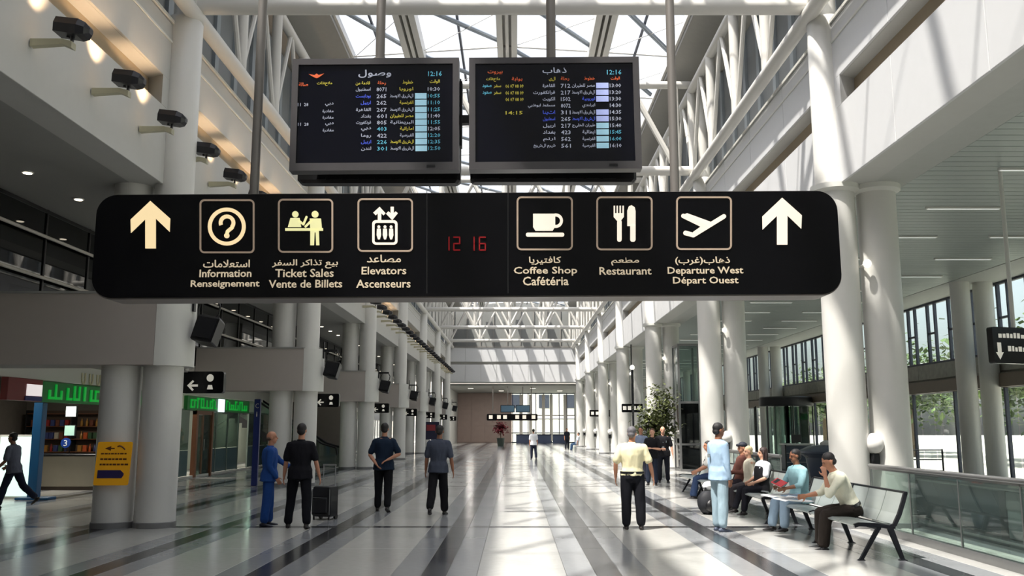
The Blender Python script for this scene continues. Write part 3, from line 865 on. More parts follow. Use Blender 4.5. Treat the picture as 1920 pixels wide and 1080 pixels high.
for i in range(34):
    MB().bbox(XW - .12, XW - .05, Y0 + i * 2.75 + .01, Y0 + i * 2.75 + 2.74, 3.38, 3.9, .01).build('stone_panel', MATS['spandrel'], wr, False)
MB().box(XW - .3, XW - .05, Y0, Y1, 2.9, 3.3).build('door_canopy', mat('canopy_brown', (120, 108, 96), .5), wr, False)
MB().box(XW - .02, XW + .4, Y1, Y2, 0, 6.2).build('wall_right_far', M_wall, None, False, kind='structure')
MB().box(7.0, XW, Y1 + .2, Y1 + .5, 0, 6.2).build('wall_right_end', M_wall, None, False, kind='structure')
# revolving door
t = empty('revolving_door', (13.35, 44.5, 0), 0, 'dark glazed revolving door drum by the right window wall', 'revolving door')
revolve([(1.25, 2.75), (1.3, 2.78), (1.3, 3.15), (1.2, 3.2)], 28).build('canopy', M_dark, t)
for i in range(12):
    a = 2 * PI * i / 12
    if i in (0, 6): continue
    MB().box(-.02, .02, -.3, .3, .05, 2.75).build('curved_pane', G_dark, t, False)
    o = t.children[-1]; o.location = (1.2 * math.cos(a), 1.2 * math.sin(a), 0); o.rotation_euler = (0, 0, a)
    MB().cyl((1.22 * math.cos(a + .26), 1.22 * math.sin(a + .26), 0), (1.22 * math.cos(a + .26), 1.22 * math.sin(a + .26), 2.75), .035, n=6).build('post', M_dark, t)
for i in range(4):
    a = PI / 4 + PI / 2 * i
    o = MB().box(.04, 1.12, -.02, .02, .05, 2.72).build('door_wing', G_green, t, False); o.rotation_euler = (0, 0, a)
MB().cyl((0, 0, 0), (0, 0, 2.75), .05, n=8).build('axle', M_dark, t)
# glass lift shaft between second and third right columns
t = empty('glass_enclosure', (6.9, 36.6, 0), 0, 'tall dark green glass lift enclosure behind the third right columns', 'lift')
for x in (-.35, .45):
    for yy in (-.6, .6): MB().box(x - .04, x + .04, yy - .04, yy + .04, 0, 5.0).build('post', M_alu, t, False)
for z in (0.05, 1.05, 2.7, 5.0): MB().box(-.38, .48, -.63, .63, z - .04, z + .04).build('rail', M_alu, t, False)
for z0, z1 in ((.1, 1.0), (1.1, 2.65), (2.75, 4.95)):
    MB().box(-.30, .40, -.61, -.59, z0, z1).build('pane', G_dark if z1 < 3 else G_green, t, False)
    MB().box(-.36, -.34, -.55, .55, z0, z1).build('pane', G_dark if z1 < 3 else G_green, t, False)
MB().box(-.2, .3, -.3, .5, .1, 2.3).build('car', M_dark, t, False)

# glass railings between right columns (X=6.0)
def railing(ya, yb, lab, x=6.0):
    t = empty('glass_railing', (x, ya, 0), 0, lab, 'railing', 'glass railings on the right')
    L = yb - ya
    n = max(2, round(L / 1.45)); st = L / n
    for i in range(n):
        MB().box(-.008, .008, i * st + .015, (i + 1) * st - .015, .10, 1.02).build('glass_panel', G_green, t, False)
    MB().cyl((0, 0, 1.07), (0, L, 1.07), .035, n=10).build('handrail', M_alu, t)
    MB().box(-.05, .05, 0, L, 0, .11).build('base_channel', M_alu, t, False)
    MB().box(-.012, .012, 0, L, 1.01, 1.05).build('clip_rail', M_alu, t, False)
    for i in range(n + 1):
        MB().box(-.012, .012, i * st - .012, i * st + .012, .05, 1.04).build('clamp', M_alu, t, False)
railing(6.3, 15.45, 'glass railing with metal handrail behind the nearest bench, right foreground')
railing(20.6, 26.5, 'glass railing behind the second right column pair')
railing(44, 48.5, 'small glass railing far along the right columns')
# walkway side beyond the railing
t = empty('walkway_enclosure', (7.6, 0, 0), 0, 'low dark glass walkway side wall beyond the right railing', 'walkway')
MB().box(0, .06, 14.4, 18.6, .06, .72).build('dark_panel', mat('walkway_dark', (52, 66, 74), .15), t, False)
MB().box(-.02, .08, 14.2, 14.4, 0, .8).build('end_post', M_dark, t, False)
MB().box(-.01, .07, 6, 14.2, .45, .72).build('upper_panel', mat('walkway_grey', (112, 116, 114), .3), t, False)
MB().box(0, .06, 6, 14.2, .02, .45).build('lower_panel', mat('walkway_pale', (150, 160, 158), .3), t, False)
MB().box(-.06, .12, 6, 18.7, .74, .84).build('cap_rail', M_alu, t, False)
MB().box(1.4, 1.46, 6, 18.6, .0, .8).build('far_side', G_green, t, False)
for x in (.1, .5, .9, 1.3): MB().box(x, x + .05, 6, 18.6, .0, .03).build('tread_guide', M_alu, t, False)
MB().tube([(.4, 12.4, .02), (.4, 13.4, .5), (.4, 14.0, .95)], .03).build('handrail', M_black, t)
for i, x in enumerate((6.25, 6.55, 6.95, 7.3)):
    MB().box(x, x + .12, 6, 26, 0.0, .012).build(f'trim_{3 + i}', M_white if i % 2 else M_alu, None, False, kind='structure')

# hanging sign at the right edge
t = empty('direction_sign', (8.25, 14.9, 3.05), math.radians(18), 'black sign with a white down arrow hanging at the right edge', 'sign')
MB().prism(rr_(-.42, .9, -.3, .3, .04), lambda a, b, d: (a, d, b), -.06, .06).build('sign_box', M_black_gloss, t, False)
m = MB(); m.prism([(-.30, -.24), (-.22, -.12), (-.26, -.12), (-.26, .04), (-.34, .04), (-.34, -.12), (-.38, -.12)], lambda a, b, d: (a, -.061 - d, b), 0, .004); m.build('arrow', M_face, t, False)
for z, x0 in ((.12, -.3), (-.1, -.12)):
    x = x0; m = MB()
    while x < .8:
        w_ = R.uniform(.03, .07); m.box(x, x + w_, -.066, -.061, z, z + R.uniform(.05, .09)); x += w_ + .025
    m.build('lettering', M_face, t, False, kind='stuff')
MB().cyl((0.1, 0, .3), (.1, 0, 3.02), .035, n=10).build('hanging_pole', M_white, t)
# other right side hanging signs, with mast
for (x, y, z, w_, lab) in ((6.15, 47.5, 2.72, .55, 'small black hanging sign beside the potted tree crown'), (5.85, 60.8, 2.66, .85, 'wider black hanging sign far along the right columns')):
    t = empty('hanging_sign', (x, y, z), 0, lab, 'sign')
    MB().prism(rr_(-w_, w_, -.22, .22, .05), lambda a, b, d: (a, d, b), -.06, .06).build('sign_box', M_black_gloss, t, False)
    m = MB()
    for q in range(4 if w_ < .7 else 5): 
        c = -w_ + (q + .6) * 2 * w_ / (4.4 if w_ < .7 else 5.4)
        m.box(c - .09, c + .09, -.066, -.061, -.1, .1)
    m.build('pictogram', M_face, t, False)
    MB().cyl((0, 0, .22), (0, 0, 3.4), .03, n=8).build('hanging_pole', M_dark, t)
t = empty('mast', (6.1, 46.8, 0), 0, 'dark vertical banner mast by the right columns left of the tree', 'mast')
MB().cyl((0, 0, 0), (0, 0, 4.7), .06, n=8).build('pole', M_dark, t)
MB().ell((0, 0, 4.8), .13, .13, .13).build('globe', mat('globe_lamp', (250, 246, 238), .4, emit=(255, 248, 236), es=1.0), t)
# globe lamps and telephone hoods between right column pairs
gl_m = MB().ell((0, 0, 0), .075, .075, .075).mesh('globe', mat('globe_lamp', (250, 246, 238)))
ga_m = MB().cyl((0, .02, 0), (0, .3, 0), .02, n=6).cyl((-.33, .3, 0), (.33, .3, 0), .02, n=6).mesh('arm', M_white)
hd = MB().ell((0, 0, 0), .17, .16, .18, n=18, k=12).mesh('dome', mat('hood_white', (226, 224, 220), .3))
ph = MB().bbox(-.07, .07, -.05, .1, -.42, -.17, .01).mesh('telephone', M_dark, False)
hs2 = MB().tube([(-.05, -.07, -.2), (-.06, -.09, -.3), (-.05, -.07, -.38)], .018, 6).mesh('handset', M_black)
ha = MB().box(-.36, .36, .1, .14, -.04, .04).mesh('bracket', M_alu, False)
for k, y in enumerate(BAYS[1:]):
    t = empty('globe_lamp', (6.25, y - .35, 4.58), 0, f'small white globe lamp between the {ORD[k]} pair of right columns', 'lamp', 'globe lamps on the right columns')
    inst(gl_m, 'globe', t); inst(ga_m, 'arm', t)
    t = empty('telephone_booth', (6.24, y - .18, 1.43), 0, f'white domed telephone hood between the {ORD[k]} pair of right columns', 'telephone', 'telephone hoods on the right columns')
    inst(hd, 'dome', t); p_ = inst(ph, 'telephone', t); inst(hs2, 'handset', p_); inst(ha, 'bracket', t)
# queue rails and kiosks by the window
for j, (y, lab) in enumerate(((29, 'nearest metal crowd rail by the right windows'), (32.5, 'metal crowd rail second from the near end by the right windows'), (36, 'metal crowd rail furthest along by the right windows'))):
    t = empty('crowd_rail', (12.0, y, 0), 0, lab, 'rail', 'crowd rails by the windows')
    for z in (.35, .7, 1.0): MB().cyl((-1.3, 0, z), (1.6, 0, z), .022, n=6).build('rail', M_alu, t)
    for x in (-1.3, .15, 1.6): MB().cyl((x, 0, 0), (x, 0, 1.03), .03, n=6).build('post', M_dark, t)
for j, (x, y, c, lab) in enumerate(((12.4, 33.6, (206, 208, 206), 'white kiosk desk by the right windows'), (11.6, 37.5, (60, 70, 84), 'dark blue kiosk desk by the revolving door'))):
    t = empty('kiosk', (x, y, 0), 0, lab, 'kiosk')
    MB().bbox(-.55, .55, -.3, .3, 0, 1.0, .02).build('body', mat(f'kiosk_{j}', c, .4), t, False)
    MB().bbox(-.62, .62, -.36, .36, 1.0, 1.06, .01).build('top', M_white, t, False)
    MB().bbox(-.2, .2, -.05, .05, 1.1, 1.42, .01).box(-.03, .03, -.03, .03, 1.05, 1.12).build('monitor', M_black, t, False)
# low dome canopies seen behind the seated people
for j, (x, y) in enumerate(((10.3, 27.5), (10.6, 31.0))):
    t = empty('check_in_pod', (x, y, 0), 0, ('dark rounded pod desk', 'second dark rounded pod desk further back')[j] + ' behind the seated men', 'desk')
    revolve([(.55, 0), (.6, .1), (.7, .7), (.95, .85), (.97, .92), (.6, 1.08), (.1, 1.14)], 24).build('shell', mat('pod_grey', (78, 88, 106), .2), t)
    revolve([(.2, 1.10), (.2, 1.2), (.05, 1.28)], 16).build('cap', M_white, t)

# ------------------------------------------------------------------ outdoors beyond the windows
MB().box(15.2, 140, -60, 220, -.4, -.1).build('ground', M_concrete, None, False, kind='structure')
MB().box(-60, 15.2, Y2 + .4, 220, -.4, -.1).build('ground_north', M_concrete, None, False, kind='structure')
M_leaf = mat('leaf_green', (84, 104, 58), .5, var=.35, scale=3)
M_trunk = mat('bark', (112, 96, 78), .8, var=.2)
def leaves(mb, n, cf, rad, size, rnd):
    for _ in range(n):
        c = Vector(cf()) + Vector((rnd.gauss(0, 1), rnd.gauss(0, 1), rnd.gauss(0, 1))) * rad
        u = Vector((rnd.uniform(-1, 1), rnd.uniform(-1, 1), rnd.uniform(-.7, .3))).normalized()
        v_, w_ = frame_of(u)
        L = size * rnd.uniform(.7, 1.3); W = L * .32
        mb.add([c, c + u * L * .5 + v_ * W, c + u * L, c + u * L * .5 - v_ * W], [(0, 1, 2, 3)])
for j, (x, y) in enumerate(((25, 28), (27, 35), (24, 42), (28, 49), (25, 57), (29, 66), (26, 76), (30, 88), (24, 21), (31, 100))):
    rn = random.Random(j)
    t = empty('outdoor_tree', (x, y, -.1), 0, f'green tree outside the right windows, {nth(j)} of the row', 'tree', 'trees outside the windows')
    MB().cyl((0, 0, 0), (0, 0, 3.4), .18, .12, n=8).build('trunk', M_trunk, t)
    m = MB(); leaves(m, 3000, lambda: (rn.gauss(0, 1.5), rn.gauss(0, 1.7), 4.6 + rn.gauss(0, .8)), .5, .4, rn)
    m.build('foliage', M_leaf, t, False, kind='stuff')
for j, (x, y, h, c) in enumerate(((60, 60, 7.5, (190, 184, 174)), (75, 20, 6, (176, 180, 184)), (70, 110, 9, (200, 192, 180)))):
    t = empty('building', (x, y, -.1), 0, ('pale low building opposite the middle windows', 'grey low building opposite the near windows', 'tall pale building opposite the far windows')[j], 'building')
    MB().box(0, 14, -14, 14, 0, h).build('wall', mat(f'bld_{j}', c, .8), t, False)
    for q in range(7):
        for zz in range(int(h // 3)):
            MB().box(-.05, 0, -12.5 + q * 3.8, -10.7 + q * 3.8, 1 + zz * 3, 2.4 + zz * 3).build('window', M_mull, t, False)
    MB().box(-.3, 14.3, -14.3, 14.3, h, h + .3).build('roof', M_wall, t, False)
# ------------------------------------------------------------------ the long black direction sign
SY = 6.0
sg = empty('direction_sign', (-.33, SY, 2.94), 0, 'long black overhead sign with arrows, pictograms and Arabic, English and French words', 'sign')
sg.rotation_euler = (0, math.radians(-.33), 0)
def SP(px, py):
    x, z = at_y(px, py, SY)
    x -= -.33; z -= 2.94
    a = math.radians(-.33)
    return x * math.cos(a) - z * math.sin(a) * 1, x * math.sin(a) + z * math.cos(a)
# half-size from the photograph's outline
SW, SH = 2.545, .358
face = rr_(-SW, SW, -SH, SH, .135, 8)
MB().prism(face, lambda a, b, d: (a, d, b), .0, .26).build('housing', M_black_gloss, sg)
MB().prism(rr_(-SW - .008, SW + .008, -SH - .008, SH + .008, .14, 8), lambda a, b, d: (a, d, b), .02, .25).build('rim', mat('sign_rim', (118, 112, 108), .4, .3), sg)
M_cream = mat('lit_cream', (130, 116, 92), .4, emit=(255, 228, 176), es=.90)
M_creamw = mat('lit_white_cream', (130, 124, 112), .4, emit=(255, 242, 222), es=.95)
M_frame = mat('picto_frame', (150, 134, 118), .4, emit=(150, 130, 112), es=.45)
M_ltxt = mat('sign_lettering', (150, 138, 118), .4, emit=(222, 204, 174), es=.60)
F = lambda a, b, d: (a, -.001 - d, b)
def P(mb, pts, d=.005): mb.prism([SP(*p) for p in pts], F, 0, d); return mb
def circ(px, py, r, n=28, a0=0, a1=2 * PI):
    return [(px + r * math.cos(a0 + (a1 - a0) * i / n), py - r * math.sin(a0 + (a1 - a0) * i / n)) for i in range(n + (0 if a1 - a0 >= 2 * PI - .01 else 1))]
def arc(mb, px, py, r0, r1, a0, a1, n=24, d=.005):
    for i in range(n):
        t0, t1 = a0 + (a1 - a0) * i / n, a0 + (a1 - a0) * (i + 1) / n
        P(mb, [(px + r0 * math.cos(t0), py - r0 * math.sin(t0)), (px + r1 * math.cos(t0), py - r1 * math.sin(t0)), (px + r1 * math.cos(t1), py - r1 * math.sin(t1)), (px + r0 * math.cos(t1), py - r0 * math.sin(t1))], d)
    return mb
def stroke(mb, pts, w):
    for (x0, y0), (x1, y1) in zip(pts, pts[1:]):
        L = math.hypot(x1 - x0, y1 - y0); nx, ny = -(y1 - y0) / L * w / 2, (x1 - x0) / L * w / 2
        P(mb, [(x0 + nx, y0 + ny), (x1 + nx, y1 + ny), (x1 - nx, y1 - ny), (x0 - nx, y0 - ny)])
    for p in pts: P(mb, circ(*p, w / 2, 12))
    return mb
def arrow_up(cx, ty, by, m, seed=0):
    mb = MB()
    P(mb, [(cx, ty), (cx + 37, ty + 33), (cx + 36, ty + 58), (cx + 10, ty + 33), (cx + 10, by), (cx - 9.5, by), (cx - 9.5, ty + 34), (cx - 36.5, ty + 60), (cx - 37, ty + 35)], .006)
    return mb.build('arrow', m, sg, False)
arrow_up(282.5, 377, 466, M_cream)
arrow_up(1466, 371, 459, M_creamw)
def frame(x0, y0, x1, y1):
    o, i_ = rr_(x0, x1, y0, y1, 9, 6), rr_(x0 + 3.2, x1 - 3.2, y0 + 3.2, y1 - 3.2, 6, 6)
    mb = MB(); n = len(o)
    for k in range(n):
        P(mb, [o[k], o[(k + 1) % n], i_[(k + 1) % n], i_[k]])
    mb.build('pictogram_frame', M_frame, sg, False)
for b in ((374.5, 374, 477.5, 475), (521.5, 373, 625, 474), (670.5, 372, 774.5, 472.5), (968.7, 368.5, 1074, 469.5), (1118, 368.5, 1223.5, 469.5), (1267.6, 368.5, 1372, 469)): frame(*b)
def picto(mb, m, name='pictogram'): return mb.build(name, m, sg, False)
# question mark in ring
mb = MB(); arc(mb, 425.5, 425, 28.5, 35.5, 0, 2 * PI, 40)
arc(mb, 426, 418, 8.5, 15.5, math.radians(-45), math.radians(200), 16)
stroke(mb, [(435.5, 427), (427, 434), (426, 438)], 6.5); P(mb, circ(425.5, 442, 5, 16))
picto(mb, M_cream)
# ticket sales: clerk, counter, traveller
mb = MB(); P(mb, circ(554, 402, 6, 18)); P(mb, [(545, 409), (562, 409), (565, 426), (540, 426)])
stroke(mb, [(561, 414), (569, 421), (575, 407)], 4); stroke(mb, [(585, 413), (573, 425)], 4)
P(mb, [(535, 428), (606, 428), (606, 433), (535, 433)])
P(mb, circ(591, 402, 6.5, 18)); P(mb, [(581, 410), (602, 410), (604, 430), (598, 431), (599, 460), (593, 460), (592, 436), (590, 436), (589, 460), (582, 460), (582, 431)])
picto(mb, mat('lit_pale_green', (120, 118, 86), .4, emit=(236, 232, 170), es=.95))
# lift: arrows, cabin, three people
mb = MB()
P(mb, [(712, 388), (723, 400), (719, 404), (715, 400), (715, 413), (708.5, 413), (708.5, 400), (704.5, 404), (700, 399)])
P(mb, [(735.5, 413), (746, 400), (742, 396.5), (738.5, 400), (738.5, 388), (732.5, 388), (732.5, 400), (728.5, 396.5), (724, 401)])
o, i_ = rr_(698, 745.5, 413, 459, 7, 5), rr_(702.5, 741, 418, 455, 4, 5)
for k in range(len(o)): P(mb, [o[k], o[(k + 1) % len(o)], i_[(k + 1) % len(o)], i_[k]])
for cx in (710.5, 722, 733.5):
    P(mb, circ(cx, 425.5, 2.8, 12)); P(mb, [(cx - 3.6, 429), (cx + 3.6, 429), (cx + 4.2, 441), (cx + 1.8, 449), (cx - 1.8, 449), (cx - 4.2, 441)])
picto(mb, M_creamw)
# cup
mb = MB(); P(mb, [(999.5, 401), (1041, 401), (1041, 425), (1036, 433), (1004, 433), (999.5, 426)])
arc(mb, 1042, 414, 8, 13.5, math.radians(-100), math.radians(100), 16); P(mb, rr_(986, 1058, 436.5, 444, 3.5, 4)); picto(mb, M_creamw)
# fork and knife
mb = MB()
for x in (1150.5, 1156, 1161.5, 1167): P(mb, [(x, 386), (x + 2.6, 386), (x + 2.6, 402), (x, 402)])
P(mb, [(1150.5, 400), (1169.6, 400), (1169.6, 407), (1164, 414), (1156.5, 414), (1150.5, 407)]); P(mb, rr_(1157, 1165.5, 412, 453.5, 4, 4))
P(mb, [(1176, 395), (1179, 387), (1184, 385), (1190, 389), (1191.5, 396), (1191.5, 424), (1176, 424)]); P(mb, rr_(1181.5, 1191.5, 420, 453.5, 4, 4)); picto(mb, M_creamw)
# aeroplane
mb = MB(); stroke(mb, [(1285, 437), (1300, 441), (1357, 406)], 8.5); stroke(mb, [(1281, 405), (1320, 424)], 8); stroke(mb, [(1322, 424), (1302, 438)], 8); P(mb, [(1278, 404), (1288, 400), (1332, 416), (1318, 428)]); picto(mb, M_creamw)
# words
def sign_text(s, x0, y0, x1, y1, m=M_ltxt, par=sg, sp=SP, yoff=-.003, nm='lettering', bold=.012, depth=.002):
    a, b = sp(x0, y1), sp(x1, y0)
    me = text_mesh(s, nm, m, b[0] - a[0], b[1] - a[1], depth, bold)
    return inst(me, nm, par, ((a[0] + b[0]) / 2, yoff, (a[1] + b[1]) / 2))
W_ = sign_text
W_(arabic('استعلامات'), 381, 487, 469, 502); W_('Information', 374, 505, 472, 520); W_('Renseignement', 357.5, 525, 487, 542)
W_(arabic('بيع تذاكر السفر'), 510, 486, 634, 504); W_('Ticket Sales', 516, 504, 626, 520); W_('Vente de Billets', 504, 524.5, 642, 540)
W_(arabic('مصاعد'), 688, 477.5, 752, 492.5); W_('Elevators', 678, 500, 762, 515); W_('Ascenseurs', 668, 524, 770, 540)
W_(arabic('كافتيريا'), 992, 481, 1052, 497); W_('Coffee Shop', 963.5, 500, 1082, 517.5); W_('Cafétéria', 980.5, 518.5, 1066, 535.5)
W_(arabic('مطعم'), 1146, 483, 1198, 498); W_('Restaurant', 1124, 500.5, 1221, 515.5)
W_(arabic('ذهاب(غرب)'), 1266, 481, 1368, 497.5); W_('Departure West', 1252, 500, 1393, 517.5); W_('Départ Ouest', 1262, 518.5, 1384, 536)
# red clock digits
M_red = mat('clock_red', (120, 14, 18), .4, emit=(150, 14, 20), es=.30)
SEG = {'1': 'bc', '2': 'abged', '6': 'afgedc'}
mb = MB()
for ch, x in (('1', 831), ('2', 851), ('1', 878), ('6', 899)):
    w_, h_, y0 = 11, 24, 445
    S_ = {'a': (x, y0, x + w_, y0), 'b': (x + w_, y0, x + w_, y0 + h_ / 2), 'c': (x + w_, y0 + h_ / 2, x + w_, y0 + h_), 'd': (x, y0 + h_, x + w_, y0 + h_), 'e': (x, y0 + h_ / 2, x, y0 + h_), 'f': (x, y0, x, y0 + h_ / 2), 'g': (x, y0 + h_ / 2, x + w_, y0 + h_ / 2)}
    for s_ in SEG[ch]:
        a = S_[s_]; stroke(mb, [(a[0], a[1]), (a[2], a[3])], 2.4)
mb.build('clock_digits', M_red, sg, False)
for x in (800, 952):
    mb = MB(); P(mb, [(x, 358), (x + 1.2, 358), (x + 1.2, 550), (x, 550)], .002); mb.build('seam', mat('seam_black', (22, 22, 24), .5), sg, False)
# hanging poles
for px, nm in ((484, 'left'), (1261, 'right')):
    x = at_y(px, 200, 6.13)[0]
    t = empty('hanging_pole', (x, 6.13, 3.25), 0, f'grey metal pole holding the long black sign, {nm} one', 'pole', 'poles holding the overhead sign')
    MB().cyl((0, 0, 0), (0, 0, 10.2), .032, n=16).build('tube', M_pole, t)
    MB().cyl((0, 0, .0), (0, 0, .06), .05, n=16).build('flange', M_pole, t)

# ------------------------------------------------------------------ flight display screens
DY = 6.0
def display(x0, y0, x1, y1, rot, lab, nm):
    (xa, za), (xb, zb) = at_y(x0, y1, DY), at_y(x1, y0, DY)
    cx, cz, hw, hh = (xa + xb) / 2, (za + zb) / 2, (xb - xa) / 2, (zb - za) / 2
    t = empty('display_screen', (cx, DY, cz), 0, lab, 'screen')
    t.rotation_euler = (0, math.radians(rot), 0)
    bz = 12 / 1680 * 6.15
    fm = MB()
    M_bz = mat('bezel', (82, 80, 82), .35, .3)
    fm.box(-hw, hw, 0, .10, hh - bz, hh).box(-hw, hw, 0, .10, -hh, -hh + bz * 1.25).box(-hw, -hw + bz, 0, .10, -hh + bz * 1.25, hh - bz).box(hw - bz, hw, 0, .10, -hh + bz * 1.25, hh - bz)
    fm.build('bezel', M_bz, t, False)
    MB().bbox(-hw + .01, hw - .01, .03, .14, -hh + .01, hh - .01, .015).build('casing', M_black, t, False)
    MB().box(-hw + bz - .002, hw - bz + .002, .012, .03, -hh + bz * 1.2, hh - bz + .002).build('glass_face', mat('screen_black', (8, 9, 20), .12), t, False)
    MB().box(hw * .62, hw * .72, -.003, .002, -hh + bz * .4, -hh + bz * .8).build('badge', M_black, t, False)
    def sp(px, py):
        x, z = at_y(px, py, DY); return x - cx, z - cz
    return t, sp
M_tw = mat('screen_white', (120, 124, 134), .4, emit=(180, 186, 205), es=.42)
M_tb = mat('screen_blue', (60, 80, 190), .4, emit=(70, 90, 200), es=.45)
M_ty = mat('screen_yellow', (180, 170, 60), .4, emit=(165, 155, 60), es=.38)
M_to = mat('screen_orange', (200, 90, 50), .4, emit=(190, 84, 44), es=.38)
M_tc = mat('screen_cyan', (70, 150, 170), .4, emit=(80, 140, 165), es=.42)
M_tk = mat('screen_block', (160, 200, 214), .4, emit=(140, 184, 205), es=.45)
M_tv = mat('screen_violet', (170, 180, 226), .4, emit=(150, 162, 214), es=.45)
tc_cache = {}
def T(t, sp, s, x0, yc, x1, h, m):
    key = (s, round(x1 - x0, 1), h, m.name)
    a, b = sp(x0, yc + h / 2), sp(x1, yc - h / 2)
    if key not in tc_cache: tc_cache[key] = text_mesh(s, 'screen_text', m, b[0] - a[0], b[1] - a[1], .001, .01, 1)
    inst(tc_cache[key], 'screen_text', t, ((a[0] + b[0]) / 2, .010, (a[1] + b[1]) / 2))
def blk(t, sp, x0, y0, x1, y1, m):
    a, b = sp(x0, y1), sp(x1, y0)
    MB().box(a[0], b[0], .008, .012, a[1], b[1]).build('status_block', m, t, False)
A = arabic
ds1, sp1 = display(541, 109, 861.5, 319, -.5, 'left flight display screen with dark arrivals list and Arabic heading', 'arrivals')
T(ds1, sp1, A('وصول').replace('\uFEEE', '\uFEEE\u0640\u0640\u0640') if False else A('وصول'), 672, 137, 734, 15, M_tw)
T(ds1, sp1, '12:16', 803, 138, 829, 9, M_tc)
mb = MB(); mb.prism([sp1(*p) for p in ((579, 137), (590, 139), (594, 136), (598, 139), (608, 136), (600, 142), (594, 145), (587, 142))], lambda a, b, d: (a, .010 - d, b), 0, .003); mb.build('emblem', M_to, ds1, False)
T(ds1, sp1, A('صالة'), 560, 156, 578, 7, M_to); T(ds1, sp1, A('ملاحظات'), 594, 155, 623, 8, M_ty); T(ds1, sp1, A('قادمة من'), 667, 155, 694, 8, M_ty)
T(ds1, sp1, A('رحلة'), 708, 155, 724, 8, M_to); T(ds1, sp1, A('خطوط'), 755, 154, 775, 9, M_ty); T(ds1, sp1, A('الوقت'), 806, 153, 825, 8, M_ty)
rowsL = [166.7, 179.5, 192, 205, 217, 229, 241, 253.5, 265.5, 278]
cit = ['اسطنبول', 'بودابست', 'اربيل', 'القاهرة', 'بغداد', 'فرنكفورت', 'دبي', 'روما', 'اربيل', 'لندن']
org = ['اوروبا', 'الشرق الاوسط', 'الفرنسية', 'الشرق الاوسط', 'مصر للطيران', 'البريطانية', 'اماراتية', 'القبرصية', 'الشرق الاوسط', 'الشرق الاوسط']
fl_ = ['8071', '265', '262', '267', '601', '805', '403', '422', '226', '301']
tm_ = ['10:30', '10:55', '11:10', '11:25', '11:40', '11:55', '12:05', '12:20', '12:35', '12:50']
for i, yv in enumerate(rowsL):
    T(ds1, sp1, A(cit[i]), 667 if len(cit[i]) > 5 else 676, yv, 695, 8, M_tb if i in (1, 2, 8) else M_tw)
    T(ds1, sp1, fl_[i], 706, yv, 724.5, 7.5, M_tc if i in (6, 8, 9) else M_tw)
    wd_ = 731 if len(org[i]) > 9 else 749
    T(ds1, sp1, A(org[i]), wd_, yv, 775, 8, M_tw if i % 2 else M_ty)
    T(ds1, sp1, tm_[i], 802, yv, 825, 7, M_tw if i in (0, 4, 6) else M_tc)
    if i: blk(ds1, sp1, 778, yv - 5.2, 800, yv + 5.2, M_tk)
for i, w_ in ((2, 'دبي'), (3, 'مغادرة'), (4, 'مغادرة'), (5, 'دبي'), (6, 'مغادرة')):
    T(ds1, sp1, A(w_), 604 if len(w_) > 3 else 609, rowsL[i] + 2, 625, 7, M_tw)
for i in (2, 5): T(ds1, sp1, '11  28', 558, rowsL[i] + 2, 578, 6, M_tw)
ds2, sp2 = display(878.5, 107, 1198.5, 317, -.45, 'right flight display screen with dark departures list and Arabic heading', 'departures')
T(ds2, sp2, A('ذهاب'), 1018, 132, 1063, 13, M_tw); T(ds2, sp2, '12:16', 1139, 135, 1166, 9, M_tc)
T(ds2, sp2, A('بيروت'), 915, 134, 943, 7, M_to); T(ds2, sp2, A('ملاحظات'), 912, 147, 938, 8, M_ty); T(ds2, sp2, A('بوابة'), 960, 147, 980, 8, M_to)
T(ds2, sp2, A('الى'), 1030, 147, 1042, 8, M_ty); T(ds2, sp2, A('رحلة'), 1052, 147, 1068, 8, M_to); T(ds2, sp2, A('خطوط'), 1096, 147, 1116, 8, M_to); T(ds2, sp2, A('الوقت'), 1146, 147, 1163, 7, M_to)
rowsR = [160, 172.7, 185, 197.3, 210, 222.3, 235, 247.3, 260, 272.7]
des = ['القاهرة', 'فرانكفورت', 'الكويت', 'مسقط ابوظبي', 'اثينا', 'اسطنبول', 'اربيل', 'بغداد', 'ارنم', 'شرم الشيخ']
org2 = ['مصر للطيران', 'الشرق الاوسط', 'اوروبية', 'ايرلندي', 'الشرق الاوسط', 'الشرق الاوسط', 'طيران الخليج', 'ايطالية', 'الفرنسية', 'القبرصية']
fl2 = ['712', '217', '1502', '8072', '311', '265', '217', '423', '562', '561']
for i, yv in enumerate(rowsR):
    x0 = 990 if i == 3 else 1000 if i in (1, 9) else 1018
    T(ds2, sp2, A(des[i]), x0, yv, 1041, 8, M_tb if i in (4, 5) else M_tw)
    T(ds2, sp2, fl2[i], 1052, yv, 1070, 7.5, M_tw)
    T(ds2, sp2, A(org2[i]), 1073 if len(org2[i]) > 9 else 1092, yv, 1116, 8, M_tb if i in (2, 5) else M_tw)
    T(ds2, sp2, ['13:00', '13:20', '13:30', '14:30', '14:35', '15:30', '15:40', '15:45', '16:00', '16:10'][i], 1144, yv, 1165, 7, M_tc if i in (7, 8) else M_tw)
    if i != 3: blk(ds2, sp2, 1118.5, yv - 5, 1141.5, yv + 5, M_tv if i < 6 else M_tk)
for i in (0, 1, 2): T(ds2, sp2, '06 07 08 09', 948, rowsR[i], 982, 6.5, M_ty)
T(ds2, sp2, '14:15', 948, rowsR[4], 980, 6.5, M_ty)
for i in (0, 1):
    T(ds2, sp2, A('سفر'), 926, rowsR[i], 940, 7, M_ty); T(ds2, sp2, A('صعود'), 905, rowsR[i], 922, 7, M_tc)
